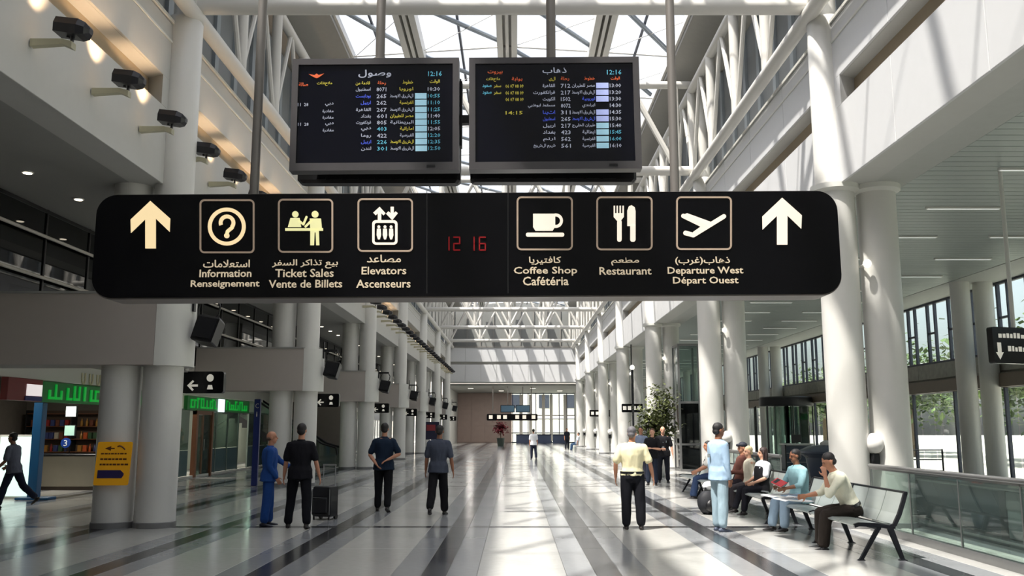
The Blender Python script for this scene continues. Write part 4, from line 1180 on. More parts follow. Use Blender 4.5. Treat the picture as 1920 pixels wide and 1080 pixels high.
# rear screens back to back, joining bracket, poles
for (px0, px1, nm, yt, yb) in ((541, 861, 'left', 112, 319), (878, 1198, 'right', 110, 317)):
    (xa, za), (xb, zb) = at_y(px0, yb, DY), at_y(px1, yt, DY)
    t = empty('display_screen', ((xa + xb) / 2, DY + .24, (za + zb) / 2 - .02), 0, f'black back-to-back screen mounted behind the {nm} flight display', 'screen', 'rear display screens')
    hw, hh = (xb - xa) / 2, (zb - za) / 2
    MB().bbox(-hw, hw, 0, .13, -hh, hh, .02).build('casing', M_black, t, False)
    v = MB()
    for i in range(8): v.box(-hw * .8 + i * hw * .2, -hw * .8 + i * hw * .2 + .09, -.004, .02, -hh + .02, -hh + .035)
    v.build('vent', M_dark, t, False)
    MB().box(-hw + .03, hw - .03, .128, .134, -hh + .03, hh - .03).build('glass_face', mat('screen_black', (8, 9, 20)), t, False)
    px = 713 if nm == 'left' else 1033
    x = at_y(px, 60, 6.17)[0]
    p_ = empty('hanging_pole', (x, 6.19, 3.45), 0, f'grey metal pole holding the {nm} flight display', 'pole', 'poles holding the displays')
    MB().cyl((0, 0, .12), (0, 0, 10), .034, n=16).build('tube', M_pole, p_)
    MB().cyl((0, 0, .72), (0, 0, .9), .05, n=16).box(-.14, .14, -.04, .04, .12, .6).build('mount', M_pole, p_)
t = empty('mounting_bracket', (-.36, 6.17, 3.88), 0, 'black bracket bridging the gap between the two flight displays', 'bracket')
MB().box(-.06, .06, -.03, .03, -.03, .03).build('bar', M_black, t, False)
MB().box(-.045, -.02, -.04, .04, -.2, .28).build('plate', M_black, t, False)

# far sign and screens at the hall end
t = empty('hanging_sign', (-.3, 89, 2.72), 0, 'long black sign hanging at the far end of the hall', 'sign')
MB().prism(rr_(-2.5, 2.5, -.32, .32, .12), lambda a, b, d: (a, d, b), -.1, .1).build('sign_box', M_black_gloss, t, False)
for x in (-2.1, -1.3, -.7, .5, 1.2, 2.1):
    MB().box(x - .18, x + .18, -.106, -.1, -.16, .2).build('pictogram', M_creamw, t, False)
for x in (-1.9, 1.9): MB().cyl((x, 0, .3), (x, 0, 3.0), .04, n=6).build('hanging_pole', M_pole, t)
for x, nm in ((-.75, 'left'), (.75, 'right')):
    t = empty('display_screen', (x, 89, 3.55), 0, f'small blue-grey display above the far black sign, {nm} one', 'screen')
    MB().bbox(-.7, .7, -.06, .06, -.36, .36, .02).build('casing', M_dark, t, False)
    MB().box(-.64, .64, -.068, -.06, -.3, .3).build('glass_face', mat('far_screen', (84, 110, 128), .3, emit=(70, 100, 120), es=.3), t, False)
    MB().cyl((0, 0, .36), (0, 0, 2.15), .04, n=6).build('pole', M_pole, t)
# far counters
for i, x in enumerate((.6, 2.6, 4.6)):
    t = empty('counter', (x + .4, 99, 0), 0, f'low dark counter at the far end before the windows, {("left", "middle", "right")[i]} one', 'counter', 'far dark counters')
    MB().bbox(-.9, .9, -.3, .3, 0, .95, .02).build('body', mat('far_counter', (58, 68, 92), .4), t, False)
    MB().bbox(-.95, .95, -.35, .35, .95, 1.0, .01).build('top', M_dark, t, False)
# potted red plant
rn = random.Random(5)
t = empty('potted_plant', (-1.35, 84.5, 0), 0, 'tall red flowering plant in a dark pot at the far end of the hall', 'plant')
revolve([(.28, 0), (.36, .7), (.4, .75), (.34, .76)], 16).build('pot', mat('pot_green', (62, 74, 66), .5), t)
MB().cyl((0, 0, .7), (0, 0, 1.3), .04, n=6).build('stem', M_trunk, t)
m = MB(); leaves(m, 420, lambda: (0, 0, 1.75), .26, .3, rn); m.build('foliage', mat('red_leaf', (132, 44, 54), .5, var=.3), t, False, kind='stuff')
# ficus tree
t = empty('potted_tree', (5.0, 32.5, 0), 0, 'leafy green indoor tree in a white pot on the right behind the standing group', 'tree')
revolve([(.30, 0), (.42, .55), (.46, .6), (.40, .6), (.38, .5)], 20).build('pot', M_white, t)
tk = MB(); tips = []
tk.cyl((0, 0, .4), (.05, 0, 1.6), .06, .045, n=8)
for i in range(11):
    a = rn.uniform(0, 2 * PI); b0 = Vector((.05, 0, rn.uniform(1.0, 1.6)))
    e = b0 + Vector((math.cos(a) * rn.uniform(.3, .62), math.sin(a) * rn.uniform(.3, .62), rn.uniform(.4, 1.9)))
    tk.cyl(b0, e, .022, .008, n=5); tips += [e, b0.lerp(e, .6)]
tk.build('trunk', M_trunk, t)
m = MB(); leaves(m, 2600, lambda: rn.choice(tips), .17, .15, rn); m.build('foliage', mat('ficus_leaf', (98, 106, 62), .45, var=.45, scale=4), t, False, kind='stuff')

# ------------------------------------------------------------------ benches
M_perf = mat('bench_mesh', (182, 190, 188), .35, metal=.55, var=.05)
M_bfr = mat('bench_frame', (40, 42, 48), .35, metal=.5)
prof = [(0, .435), (.06, .455), (.30, .445), (.46, .42), (.53, .45), (.60, .58), (.66, .74), (.70, .86)]
def slab(mb, pts, y0, y1, th):
    n = len(pts)
    nr = []
    for i, p in enumerate(pts):
        a, b = pts[max(0, i - 1)], pts[min(n - 1, i + 1)]
        d = Vector((b[0] - a[0], b[1] - a[1])).normalized(); nr.append((-d.y, d.x))
    poly = [(p[0] + q[0] * th / 2, p[1] + q[1] * th / 2) for p, q in zip(pts, nr)]
    poly2 = [(p[0] - q[0] * th / 2, p[1] - q[1] * th / 2) for p, q in zip(pts, nr)]
    for i in range(n - 1):
        a, b, c, d = poly[i], poly[i + 1], poly2[i + 1], poly2[i]
        mb.add([(a[0], y0, a[1]), (b[0], y0, b[1]), (c[0], y0, c[1]), (d[0], y0, d[1]), (a[0], y1, a[1]), (b[0], y1, b[1]), (c[0], y1, c[1]), (d[0], y1, d[1])],
               [(0, 1, 2, 3), (7, 6, 5, 4), (0, 4, 5, 1), (3, 2, 6, 7)] + ([(0, 3, 7, 4)] if i == 0 else []) + ([(1, 5, 6, 2)] if i == n - 2 else []))
seat_m = MB(); slab(seat_m, prof[:4], .012, .60, .02); seat_m = seat_m.mesh('seat_panel', M_perf)
back_m = MB(); slab(back_m, prof[4:], .012, .60, .016); back_m = back_m.mesh('back_panel', M_perf)
side_m = MB(); slab(side_m, prof, -.02, .02, .05); side_m = side_m.mesh('side_rib', M_bfr)
leg_f = MB().rings([[(.30, -.022, .43), (.36, -.022, .43), (.36, .022, .43), (.30, .022, .43)], [(.05, -.022, .02), (.10, -.022, .02), (.10, .022, .02), (.05, .022, .02)], [(.02, -.03, 0), (.12, -.03, 0), (.12, .03, 0), (.02, .03, 0)]]).mesh('leg', M_bfr, False)
leg_r = MB().rings([[(.42, -.022, .43), (.50, -.022, .43), (.50, .022, .43), (.42, .022, .43)], [(.58, -.022, .02), (.63, -.022, .02), (.63, .022, .02), (.58, .022, .02)], [(.55, -.03, 0), (.67, -.03, 0), (.67, .03, 0), (.55, .03, 0)]]).mesh('leg', M_bfr, False)
def bench(y, n, lab):
    t = empty('bench', (4.42, y, 0), 0, lab, 'bench', 'metal benches along the right railing')
    for i in range(n):
        inst(seat_m, 'seat_panel', t, (0, i * .61, 0)); inst(back_m, 'back_panel', t, (0, i * .61, 0))
    for i in range(n // 3 + 1):
        yy = i * 3 * .61 + (.03 if i == 0 else 0)
        inst(leg_f, 'leg', t, (0, yy, 0)); inst(leg_r, 'leg', t, (0, yy, 0)); inst(side_m, 'side_rib', t, (0, yy, 0))
    MB().box(.28, .34, 0, n * .61, .39, .42).box(.685, .715, 0, n * .61, .85, .875).box(.50, .53, 0, n * .61, .40, .43).build('frame_rail', M_bfr, t, False)
    return t
bench(12.0, 6, 'grey mesh metal bench nearest the camera with an empty end seat')
bench(16.45, 6, 'grey mesh metal bench behind the nearest one, where the woman sits')
bench(20.9, 6, 'grey mesh metal bench third from the camera, mostly hidden by people')

# ------------------------------------------------------------------ people
SKIN = {'tan': mat('skin_tan', (186, 132, 104), .5, var=.05), 'fair': mat('skin_fair', (206, 156, 130), .5, var=.05), 'brown': mat('skin_brown', (140, 94, 70), .5, var=.05)}
def cloth(name, rgb, rough=.85): return mat('cloth_' + name, rgb, rough, var=.10, scale=14, bump=.25, bscale=120, spec=.2)
def bake(mb, name, m, parent, vox, smooth=4, dec=.5, fold=0.0, seed=0, k=1.0):
    me = mb.mesh(name, m, False)
    o = bpy.data.objects.new(name, me); COL.objects.link(o)
    a = o.modifiers.new('r', 'REMESH'); a.mode = 'VOXEL'; a.voxel_size = vox
    if smooth:
        b = o.modifiers.new('s', 'SMOOTH'); b.factor = .5; b.iterations = smooth
    if dec < 1:
        c = o.modifiers.new('d', 'DECIMATE'); c.ratio = dec
    me2 = bpy.data.meshes.new_from_object(o.evaluated_get(bpy.context.evaluated_depsgraph_get()))
    bpy.data.objects.remove(o); bpy.data.meshes.remove(me)
    me2.name = name
    n = len(me2.vertices)
    co = np.empty(n * 3, dtype=np.float32); me2.vertices.foreach_get('co', co); co = co.reshape(-1, 3)
    if fold:
        nr = np.empty(n * 3, dtype=np.float32); me2.vertices.foreach_get('normal', nr); nr = nr.reshape(-1, 3)
        d = np.array([noise.noise((p[0] * 11 + seed, p[1] * 11, p[2] * 5)) + .5 * noise.noise((p[0] * 26, p[1] * 26 + seed, p[2] * 12)) for p in co], dtype=np.float32)
        co = co + nr * (d * fold)[:, None]
    co *= k
    me2.vertices.foreach_set('co', co.reshape(-1)); me2.update()
    me2.materials.clear(); me2.materials.append(m)
    me2.shade_smooth()
    o = bpy.data.objects.new(name, me2); COL.objects.link(o); o.parent = parent
    return o
def rotx(v, a): return Vector((v.x, v.y * math.cos(a) - v.z * math.sin(a), v.y * math.sin(a) + v.z * math.cos(a)))
def person(loc, heading, H, lab, skin='tan', top=(200, 200, 200), bottom=(40, 40, 50), hair='short', hairc=(28, 24, 24),
           legs=((0, .05, 0), (0, .05, 0)), arms=None, lean=0.0, sleeve='short', untuck=True, hip=None, head=(0, 0), group=None,
           shoe=(30, 26, 26), wide=1.0, side_lean=0.0, baggy=1.0, belt=False, name='person', moust=False, cap=None, neckline=None, female=False, dist=1.0, vest=None, patch=None):
    k = H / 1.75
    t = empty('person', loc, heading, lab, 'person', group)
    sk = SKIN[skin]
    body, shirt, tr, sh = MB(), MB(), MB(), MB()
    X, Yv, Z = Vector((1, 0, 0)), Vector((0, 1, 0)), Vector((0, 0, 1))
    TH, SHN = .425, .41
    # legs: (forward pitch of thigh, outward, knee bend)
    dirs = []
    for s, (p, ab, kb) in zip((-1, 1), legs):
        th = Vector((s * math.sin(ab), math.sin(p) * math.cos(ab), -math.cos(p) * math.cos(ab)))
        q = p - kb
        sn = Vector((s * math.sin(ab * .6), math.sin(q) * math.cos(ab * .6), -math.cos(q) * math.cos(ab * .6)))
        dirs.append((th, sn, q))
    if hip is None: hipz = max(-(d[0].z * TH + d[1].z * SHN) for d in dirs) + .085
    else: hipz = hip / k
    P0 = Vector((0, 0, hipz))
    up = Vector((math.sin(side_lean), math.sin(lean) * math.cos(side_lean), math.cos(lean) * math.cos(side_lean)))
    fr = (Yv - up * Yv.dot(up)).normalized(); sd = fr.cross(up).normalized()
    W = wide
    tor = [(-.10, .10, .085), (-.03, .160, .112), (.06, .158, .108), (.14, .138 * (.9 if female else 1), .098), (.24, .148, .106), (.36, .170, .116), (.45, .172, .108), (.51, .150, .090), (.55, .085, .070)]
    body.loft([(P0 + up * a, b * W, c * (1 + (W - 1) * 1.4)) for a, b, c in tor], sd, 20, fr)
    if female: body.ell(P0 + up * .38 + fr * .09 + sd * .07, .055, .05, .055).ell(P0 + up * .38 + fr * .09 - sd * .07, .055, .05, .055)
    neck = P0 + up * .57
    # head
    hy, hp = head
    hu = (up * .6 + Z * .4 + fr * .0).normalized()
    hM = Matrix.Rotation(hy, 3, 'Z') @ Matrix.Rotation(-hp, 3, 'X')
    hc = neck + hu * .155 + (hM @ Vector((0, .025, 0)))
    body.caps(P0 + up * .50, hc - Vector((0, 0, .03)), .062, .052, 12)
    h3 = lambda x, y, z: hc + hM @ Vector((x, y, z))
    body.ell(h3(0, -.008, .03), .076, .096, .094, hM, 16, 12)
    body.ell(h3(0, .022, -.045), .058, .070, .072, hM, 14, 10)
    body.ell(h3(0, .035, -.088), .036, .044, .028, hM)
    body.caps(h3(0, .088, .012), h3(0, .106, -.022), .009, .014, 8)
    body.caps(h3(-.035, .078, .028), h3(.035, .078, .028), .012, .012, 8)
    for s in (-1, 1): body.ell(h3(s * .077, -.005, -.005), .010, .020, .032, hM, 8, 6)
    # arms
    if arms is None: arms = [(Vector((s * .16, .02, -1)), Vector((s * .06, .16, -1))) for s in (-1, 1)]
    hands = []
    for s, (ua, fa) in zip((-1, 1), arms):
        ua, fa = Vector(ua).normalized(), Vector(fa).normalized()
        S = P0 + up * .475 + sd * (s * .175 * W)
        E = S + ua * .285; Wr = E + fa * .25
        body.caps(P0 + up * .49 + sd * (s * .09), S, .07, .062, 12)
        body.caps(S, E, .052, .038, 12).caps(E, E.lerp(Wr, .4), .038, .040, 12).caps(E.lerp(Wr, .35), Wr, .040, .026, 12)
        # hand: palm, four fingers, thumb off the side near the base
        d = fa
        ref = Vector((s, 0, 0)) if abs(d.x) < .8 else Vector((0, 0, 1))
        nrm = (ref - d * ref.dot(d)).normalized()     # back of the hand faces outwards
        sp_ = d.cross(nrm).normalized() * s            # across the palm, thumb side forward
        if sp_.y < 0 and abs(d.z) > .5: sp_ = -sp_
        pc = Wr + d * .048
        body.loft([(Wr - d * .01, .024, .018), (Wr + d * .02, .034, .017), (Wr + d * .06, .040, .015), (Wr + d * .092, .038, .011)], sp_, 10, nrm)
        for i, L in enumerate((.068, .078, .072, .056)):
            b0 = Wr + d * .088 + sp_ * (.030 - i * .0205)
            m1 = b0 + (d - nrm * .25).normalized() * L * .5 + sp_ * (.003 * (1.5 - i))
            m2 = m1 + (d * .8 - nrm * .6).normalized() * L * .5
            body.caps(b0, m1, .0095, .009, 8, 2).caps(m1, m2, .009, .0075, 8, 2)
        b0 = Wr + d * .025 + sp_ * .03
        m1 = b0 + (d * .7 + sp_ * .75 - nrm * .2).normalized() * .042
        body.caps(b0, m1, .013, .011, 8, 2).caps(m1, m1 + (d * .95 + sp_ * .2 - nrm * .25).normalized() * .034, .011, .009, 8, 2)
        # sleeves
        if sleeve == 'long':
            shirt.caps(S, E, .068 * baggy, .052 * baggy, 12).caps(E, E.lerp(Wr, .96), .052 * baggy, .040 * baggy, 12)
        elif sleeve == 'rolled':
            shirt.caps(S, E, .068, .055, 12).caps(E, E.lerp(Wr, .3), .053, .049, 12)
        else:
            shirt.caps(S, S.lerp(E, .78), .070 * baggy, .066 * baggy, 12)
        shirt.caps(P0 + up * .49 + sd * (s * .09), S, .078, .070 * (1 + (baggy - 1) * .6), 12)
        hands.append(Wr + d * .08)
    inf = .018 * baggy
    lo = -.09 if untuck else .0
    secs = [(a, b, c) for a, b, c in tor if a > lo + .02]
    t0 = (lo, .196, .150) if untuck else (.0, .162, .112)
    if untuck: secs = [(a, b + (.024 if a < .1 else .008), c + (.026 if a < .1 else .008)) for a, b, c in secs]
    ss = [t0] + secs
    shirt.loft([(P0 + up * a, (b + inf) * W, (c + inf) * (1 + (W - 1) * 1.4)) for a, b, c in ss[:-1]] + [(P0 + up * .552, .085, .078)], sd, 22, fr)
    if female: shirt.ell(P0 + up * .38 + fr * .10 + sd * .07, .06, .055, .06).ell(P0 + up * .38 + fr * .10 - sd * .07, .06, .055, .06)
    # legs
    tr.loft([(P0 + up * a, (b + .016) * W, (c + .016) * (1 + (W - 1) * 1.2)) for a, b, c in ((-.11, .11, .09), (-.05, .160, .112), (.03, .158, .108), (.075, .150, .104))], sd, 20, fr)
    for s, (th, sn, q) in zip((-1, 1), dirs):
        Hj = P0 + sd * (s * .088 * W) + Vector((0, 0, -.02)) * 0
        K = Hj + th * TH; An = K + sn * SHN
        body.caps(Hj, K, .082, .056, 12).caps(K, K.lerp(An, .35), .055, .056, 12).caps(K.lerp(An, .3), An, .056, .038, 12)
        b_ = baggy
        tr.caps(Hj, K, .102 * W, .082 * b_, 14).caps(K, K.lerp(An, .5), .082 * b_, .076 * b_, 14).caps(K.lerp(An, .45), K.lerp(An, .90), .076 * b_, .072 * b_, 14)
        fp = min(0, q + .0) * .7
        fd = Vector((s * .12, math.cos(fp), math.sin(fp))).normalized()
        fu = (Z - fd * Z.dot(fd)).normalized(); fs = fd.cross(fu)
        base = An - fu * .06
        body.loft([(base - fd * .04, .022, .016), (base + fd * .02, .026, .020), (base + fd * .11, .026, .010), (base + fd * .14, .018, .007)], fs, 10, fu)
        sh.loft([(base - fd * .078 + fu * .0, .020, .022), (base - fd * .06, .034, .030), (base + fd * .0, .040, .034), (base + fd * .06 - fu * .004, .043, .028), (base + fd * .12 - fu * .010, .047, .020), (base + fd * .165 - fu * .014, .036, .014), (base + fd * .185 - fu * .016, .018, .009)], fs, 12, fu)
        sh.caps(base - fu * .0, An + (K - An).normalized() * .02, .042, .044, 12)
    bo = bake(body, 'body', sk, t, .0095 * dist, 2, .42, 0, 0, k)
    mt = cloth('%d_%d_%d' % top, top)
    bake(shirt, 'coverall_top' if name == 'coverall' else 'shirt', mt, t, .013 * dist, 5, .55, .012, loc[0] * 9, k)
    bake(tr, 'trousers', cloth('%d_%d_%d' % bottom, bottom), t, .013 * dist, 4, .55, .010, loc[1] * 7, k)
    bake(sh, 'shoes', mat('shoe_%d_%d_%d' % shoe, shoe, .4), t, .009 * dist, 2, .5, 0, 0, k)
    def kid(mb, nm, m):
        mb.v = [tuple(Vector(v) * k) for v in mb.v]
        return mb.build(nm, m, t)
    # collar
    c = MB(); c.loft([(P0 + up * .535, .084, .080), (P0 + up * .575, .068, .066), (P0 + up * .58, .064, .062), (P0 + up * .54, .072, .07)], sd, 18, fr)
    kid(c, 'collar', mt)
    if belt:
        b = MB(); b.loft([(P0 + up * .035, .190 * W, .140 * W), (P0 + up * .075, .188 * W, .138 * W)], sd, 22, fr); kid(b, 'belt', M_black)
    hm = mat('hair_%d_%d_%d' % hairc, hairc, .6, var=.25, scale=40, bump=.4, bscale=160)
    hb = MB()
    if hair == 'short':
        hb.ell(h3(0, -.016, .050), .081, .094, .085, hM, 18, 12, .05).ell(h3(0, -.048, -.015), .070, .062, .06, hM, 14, 8, .05)
    elif hair == 'bald':
        hb.ell(h3(0, -.045, -.012), .080, .060, .045, hM, 16, 8, .05)
    elif hair == 'long':
        hb.ell(h3(0, -.02, .045), .088, .100, .092, hM, 18, 12, .06)
        hb.loft([(h3(0, -.045, .05), .085, .06), (h3(0, -.055, -.05), .098, .06), (h3(0, -.05, -.16), .092, .05), (h3(0, -.04, -.24), .05, .03)], hM @ X, 14, hM @ Yv)
        for s in (-1, 1): hb.caps(h3(s * .078, .0, .02), h3(s * .085, .01, -.14), .024, .02, 8)
    bake(hb, 'hair', hm, t, .011 * dist, 2, .6, .004, 3, k)
    if cap:
        cb = MB().ell(h3(0, -.01, .065), .088, .105, .07, hM, 18, 10); cb.caps(h3(-.03, .10, .062), h3(.03, .10, .062), .03, .03, 8)
        kid(cb, 'cap', mat('cap_%d' % cap[0], cap, .7))
    e = MB()
    for s in (-1, 1): e.ell(h3(s * .030, .086, .008), .010, .006, .005, hM, 8, 6)
    kid(e, 'eyes', mat('eye_dark', (40, 30, 28), .3))
    e = MB(); e.ell(h3(0, .090, -.052), .022, .008, .007, hM, 8, 6); kid(e, 'mouth', mat('lips', (140, 80, 72), .5))
    e = MB()
    for s in (-1, 1): e.caps(h3(s * .018, .089, .026), h3(s * .044, .081, .026), .0035, .0025, 6)
    kid(e, 'eyebrows', hm)
    if moust:
        e = MB(); e.caps(h3(-.024, .092, -.038), h3(.024, .092, -.038), .009, .009, 8); kid(e, 'moustache', hm)
    if vest:
        v = MB(); v.loft([(P0 + up * a, (b + inf + .028) * W, (c_ + inf + .034)) for a, b, c_ in ((-.06, .175, .128), (.06, .165, .118), (.14, .138, .098), (.24, .148, .106), (.36, .150, .122), (.43, .12, .112))], sd, 22, fr)
        kid(v, 'vest', cloth('vest', vest))
    if patch:
        v = MB(); 
        for q in patch[1]: v.prism([(q[0], q[2]), (q[1], q[2]), (q[1], q[3]), (q[0], q[3])], lambda a, b, d: P0 + sd * a + up * b + fr * (patch[0] * (.145 + d)), 0, .012)
        kid(v, 'badge', mat('patch_grey', (120, 130, 134), .6))
    return t
V = Vector
N = 0.0
# 1 man in grey at far left, walking left
person((-10.75, 19.6, 0), math.radians(85), 1.62, 'man in grey shirt striding left before the bright lit panel', 'brown', (104, 108, 122), (38, 42, 60),
       legs=((.35, .03, .1), (-.45, .03, .45)), arms=[(V((-.2, .1, -1)), V((-.1, .7, -.7))), (V((.2, .25, -1)), V((.1, .8, -.5)))], lean=.12)
# 2 man in blue coveralls
person((-4.36, 16.2, 0), math.radians(-72), 1.62, 'short man in bright blue coveralls reaching out his hand, left of the man in black', 'tan', (36, 74, 140), (32, 68, 132), 'bald', (90, 70, 60),
       legs=((.05, .04, .03), (-.06, .05, .04)), arms=[(V((-.18, .75, -.72)), V((.05, .85, -.52))), (V((.12, -.05, -1)), V((.0, .55, -.85)))], sleeve='long', baggy=1.12, head=(-.15, -.05), wide=1.05, name='coverall', shoe=(24, 28, 44))
# 3 man in black from behind
person((-3.72, 15.8, 0), math.radians(4), 1.76, 'man dressed all in black seen from behind, legs apart, beside the suitcase', 'tan', (22, 22, 28), (18, 19, 25),
       legs=((.12, .13, .12), (-.14, .10, .08)), arms=[(V((-.22, .05, -1)), V((-.15, .25, -1))), (V((.30, -.05, -1)), V((.25, .1, -1)))], head=(-.1, 0), wide=1.05)
# 5 navy tee, hands behind the back
person((-2.72, 18.9, 0), math.radians(0), 1.78, 'man in navy t-shirt walking away with his hands clasped behind his back', 'tan', (26, 40, 58), (20, 20, 24),
       legs=((.14, .04, .1), (-.16, .04, .2)), arms=[(V((-.38, -.12, -1)), V((.62, -.42, -.75))), (V((.48, -.18, -.95)), V((-.85, -.38, -.42)))], wide=1.05)
# 6 grey tee walking
person((-1.53, 18.2, 0), math.radians(-4), 1.74, 'man in grey t-shirt and black trousers walking away down the hall', 'brown', (66, 72, 86), (20, 20, 24),
       legs=((-.22, .04, .35), (.16, .04, .06)), arms=[(V((-.26, .05, -1)), V((-.12, .2, -1))), (V((.26, -.08, -1)), V((.16, .05, -1)))], head=(.0, .1), side_lean=.02, baggy=1.08)
# 7-9 far people
person((1.0, 49.5, 0), math.radians(10), 1.62, 'tiny distant person in a white shirt at the middle of the hall', 'tan', (226, 228, 232), (36, 40, 56), legs=((.12, .04, .1), (-.14, .04, .2)), dist=1.7)
person((4.1, 72.0, 0), math.radians(200), 1.66, 'distant person in dark clothes standing right of the hall centre', 'tan', (34, 36, 44), (30, 32, 40), dist=1.8)
person((4.75, 70.0, 0), math.radians(75), 1.70, 'distant seated person in white top and blue trousers by the far right columns', 'tan', (214, 220, 230), (90, 120, 160), legs=((1.35, .05, 1.2), (1.3, .08, 1.2)), hip=.53, lean=-.25, dist=1.8)
# 10 yellow shirt
person((2.0, 15.6, 0), math.radians(-3), 1.70, 'grey-haired man in a pale yellow short-sleeved shirt seen from behind', 'tan', (226, 218, 180), (20, 21, 28), 'short', (96, 94, 98),
       legs=((.02, .03, .02), (-.03, .05, .04)), arms=[(V((-.34, -.06, -1)), V((.0, .28, -1))), (V((.42, -.05, -1)), V((.22, .22, -1)))], untuck=False, belt=True, wide=1.14, baggy=1.12, head=(-.35, .05))
# 11-13 group behind him
person((4.10, 29.6, 0), math.radians(150), 1.72, 'man in pale blue-grey shirt facing the group, half hidden behind the yellow shirt man', 'tan', (130, 142, 166), (54, 56, 70), head=(.2, 0), dist=1.3)
person((4.10, 27.4, 0), math.radians(168), 1.66, 'man in black t-shirt with folded arms next to the yellow shirt man', 'fair', (26, 26, 30), (40, 46, 62), 'short', (90, 60, 40),
       arms=[(V((-.3, .3, -1)), V((.9, .6, .12))), (V((.3, .3, -1)), V((-.9, .6, .05)))], side_lean=-.06, dist=1.2)
person((4.68, 28.8, 0), math.radians(176), 1.72, 'heavy man in black t-shirt with pale chest print standing in front of the potted tree', 'fair', (24, 24, 28), (28, 30, 40), 'bald', (140, 120, 100), wide=1.12,
       arms=[(V((-.28, .05, -1)), V((-.1, .2, -1))), (V((.25, .25, -1)), V((-.75, .6, -.2)))], patch=(1, ((-.10, .02, .34, .40), (-.02, .04, .12, .22))), dist=1.2)
# 14 seated man in jeans
person((4.82, 22.3, 0), math.radians(82), 1.72, 'seated man in white top and blue jeans on the third bench', 'tan', (214, 214, 210), (62, 80, 116), legs=((1.38, .06, 1.25), (1.30, .10, 1.05)), hip=.55, lean=.12,
       arms=[(V((-.15, .4, -.9)), V((.2, .8, -.4))), (V((.15, .4, -.9)), V((-.2, .8, -.4)))], dist=1.1)
# 15 light-blue uniform
person((3.42, 15.35, 0), math.radians(-62), 1.76, 'slim man in light blue uniform shirt and trousers standing in profile by the benches', 'brown', (158, 184, 208), (150, 172, 184), 'short', (22, 20, 22),
       legs=((.05, .03, .04), (-.04, .04, .04)), arms=[(V((-.10, -.02, -1)), V((-.02, .14, -1))), (V((.14, .0, -1)), V((.02, .16, -1)))], sleeve='long', baggy=1.06, shoe=(70, 78, 96), wide=.97, patch=(-1, ((-.09, -.03, .28, .34),)), head=(-.15, 0))
# 16 brown jacket seated
person((4.84, 19.6, 0), math.radians(100), 1.74, 'person in a brown-red jacket seated on the second bench behind the light blue uniform', 'tan', (104, 66, 58), (44, 40, 48), legs=((1.40, .06, 1.3), (1.34, .08, 1.2)), hip=.55, lean=-.12, sleeve='long',
       arms=[(V((-.15, .4, -.9)), V((.2, .9, .0))), (V((.15, .4, -.9)), V((-.1, .9, -.3)))], dist=1.1, cap=(30, 34, 48))
person((4.82, 18.75, 0), math.radians(95), 1.60, 'light-haired person in a cream top seated between the brown jacket and the woman', 'fair', (206, 200, 180), (60, 56, 60), 'short', (190, 176, 140), legs=((1.40, .06, 1.3), (1.34, .08, 1.2)), hip=.55, lean=.0, sleeve='long', dist=1.1)
# 17 woman seated
person((4.80, 17.9, 0), math.radians(106), 1.60, 'dark-haired woman in black vest over white sleeves seated on the second bench', 'fair', (214, 216, 222), (24, 24, 32), 'long', (44, 28, 26), legs=((1.42, .04, 1.25), (1.45, .02, 1.05)), hip=.55, lean=-.16, female=True,
       arms=[(V((-.12, .3, -.95)), V((.3, .85, -.35))), (V((.12, .3, -.95)), V((-.35, .85, -.35)))], sleeve='short', vest=(26, 26, 30), head=(-.25, .0), untuck=True)
# 18 man with moustache
person((4.76, 15.32, 0), math.radians(108), 1.64, 'man with moustache in pale blue-green shirt seated on the nearest bench', 'brown', (140, 178, 186), (146, 168, 188), 'short', (20, 18, 20), legs=((1.42, .10, 1.30), (1.38, .12, 1.2)), hip=.55, lean=.06, sleeve='rolled',
       arms=[(V((-.2, .45, -.85)), V((.45, .85, -.2))), (V((.2, .45, -.85)), V((-.4, .85, -.15)))], moust=True, head=(-.2, .12), wide=1.08, baggy=1.1, untuck=True)
# 19 man in white shirt, hand at his face
person((4.84, 13.2, 0), math.radians(86), 1.76, 'man in white shirt bent over on the nearest bench, hand at his face', 'tan', (226, 226, 206), (48, 42, 38), 'short', (22, 18, 20), legs=((1.36, .10, 1.22), (1.40, .02, 1.35)), hip=.55, lean=.42, sleeve='rolled',
       arms=[(V((-.12, .62, -.78)), V((.25, .10, 1))), (V((.15, .6, -.8)), V((-.25, .9, -.15)))], head=(.1, .42), baggy=1.12, untuck=False, belt=True, wide=1.03, shoe=(34, 34, 36))

# papers, bags, suitcase
t = empty('newspaper', (4.22, 14.25, .60), math.radians(15), 'white open newspaper spread over the laps of the two seated men', 'newspaper')
pg = MB(); n_ = 8
for a in range(2):
    rs = []
    for i in range(n_ + 1):
        u = i / n_; x = (u - .5) * .5; z = .02 * math.sin(u * 6) + .03 * a
        rs.append([(x, -.36 + .36 * a + .0, z), (x, .0 + .36 * a, z + .015 * math.cos(u * 5))])
    for r0, r1 in zip(rs, rs[1:]):
        pg.add([r0[0], r1[0], r1[1], r0[1], *[(p[0], p[1], p[2] + .004) for p in (r0[0], r1[0], r1[1], r0[1])]], [(0, 1, 2, 3), (7, 6, 5, 4), (0, 4, 5, 1), (2, 6, 7, 3)])
pg.build('pages', mat('newsprint', (222, 224, 226), .7), t)
cl_ = MB()
for a in range(2):
    for c in range(3):
        for l in range(5): cl_.box(-.2 + c * .14, -.09 + c * .14, -.33 + .36 * a + l * .05, -.30 + .36 * a + l * .05, .038 + .03 * a, .040 + .03 * a)
cl_.build('print', mat('print_grey', (120, 120, 124), .7), t, False)
t = empty('magazine', (4.36, 15.12, .80), math.radians(25), 'red magazine held by the man with the moustache', 'magazine')
t.rotation_euler = (math.radians(20), math.radians(-25), math.radians(25))
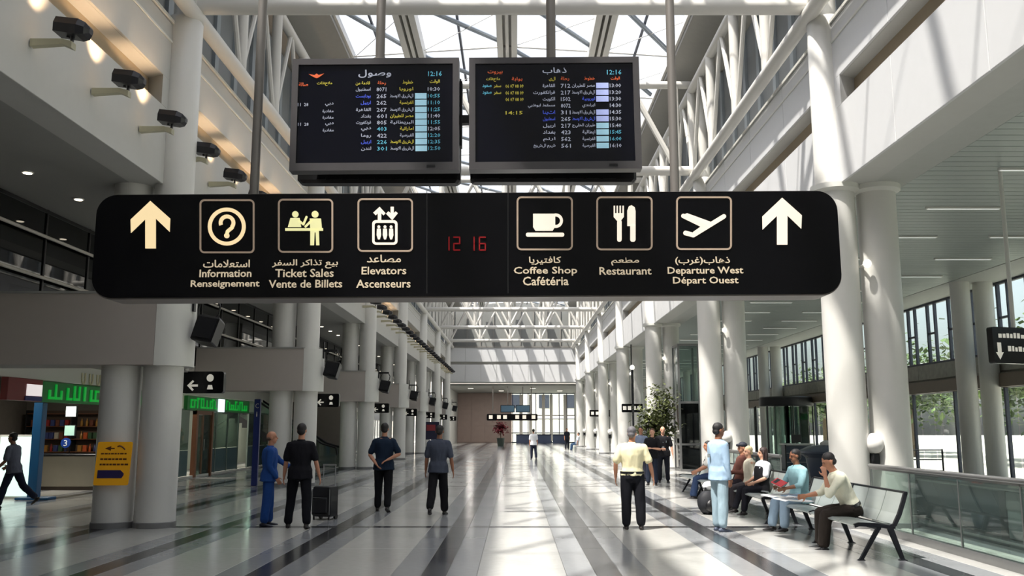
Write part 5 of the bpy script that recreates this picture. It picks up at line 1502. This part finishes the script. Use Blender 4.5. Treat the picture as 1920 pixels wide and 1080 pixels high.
MB().bbox(-.08, .08, -.11, .11, 0, .015, .004).build('cover', mat('mag_red', (196, 50, 56), .4), t, False)
MB().box(-.075, .075, -.105, .105, -.008, 0).build('pages', MATS['newsprint'], t, False)
MB().box(-.06, .06, .02, .08, .015, .017).build('title_block', M_dark, t, False)
t = empty('suitcase', (-3.58, 17.3, 0), math.radians(-20), 'black wheeled suitcase with raised handle behind the man in black', 'suitcase')
MB().rings([[(x * s_, y * s_, z) for x, y in [(-.20, -.12), (-.17, -.15), (.17, -.15), (.20, -.12), (.20, .12), (.17, .15), (-.17, .15), (-.20, .12)]] for z, s_ in ((.06, .92), (.09, 1), (.55, 1), (.60, .93), (.61, .8))]).build('case', mat('suitcase_black', (24, 24, 28), .5, bump=.3, bscale=90), t)
MB().bbox(-.15, .15, -.19, -.14, .12, .40, .02).build('front_pocket', mat('suitcase_black', (24, 24, 28)), t)
MB().box(-.16, .16, -.195, -.19, .40, .415).box(-.19, -.18, -.16, -.15, .1, .56).box(.18, .19, -.16, -.15, .1, .56).build('zip', M_alu, t, False)
MB().cyl((-.13, .12, .55), (-.13, .12, 1.0), .010, n=6).cyl((.13, .12, .55), (.13, .12, 1.0), .010, n=6).cyl((-.14, .12, 1.0), (.14, .12, 1.0), .016, n=8).build('pull_handle', M_alu, t)
for x in (-.16, .16):
    MB().cyl((x - .02, .12, .05), (x + .02, .12, .05), .05, n=14).build('wheel', M_black, t)
    MB().cyl((x, -.12, 0), (x, -.12, .07), .018, n=8).build('foot', M_black, t)
t = empty('backpack', (3.85, 18.3, 0), math.radians(20), 'black backpack with a white bundle on top on the floor by the benches', 'bag')
MB().ell((0, 0, .23), .23, .17, .25, None, 16, 10, .12).build('bag_body', mat('bag_black', (26, 28, 34), .7), t)
MB().ell((0, -.14, .17), .15, .08, .13, None, 14, 8, .1).build('front_pocket', M_black, t)
MB().tube([(-.1, -.02, .44), (-.06, -.02, .52), (.06, -.02, .52), (.1, -.02, .44)], .014, 6).build('top_strap', M_dark, t)
b = empty('bundle', (3.87, 18.32, .475), 0, 'crumpled white bundle lying on top of the black backpack', 'bundle')
MB().ell((0, 0, .07), .13, .11, .08, None, 14, 8, .3).build('wrap', mat('bundle_white', (222, 224, 226), .7), b)
MB().caps((-.05, 0, .13), (.06, .02, .16), .03, .015, 8).build('knot', MATS['bundle_white'], b)
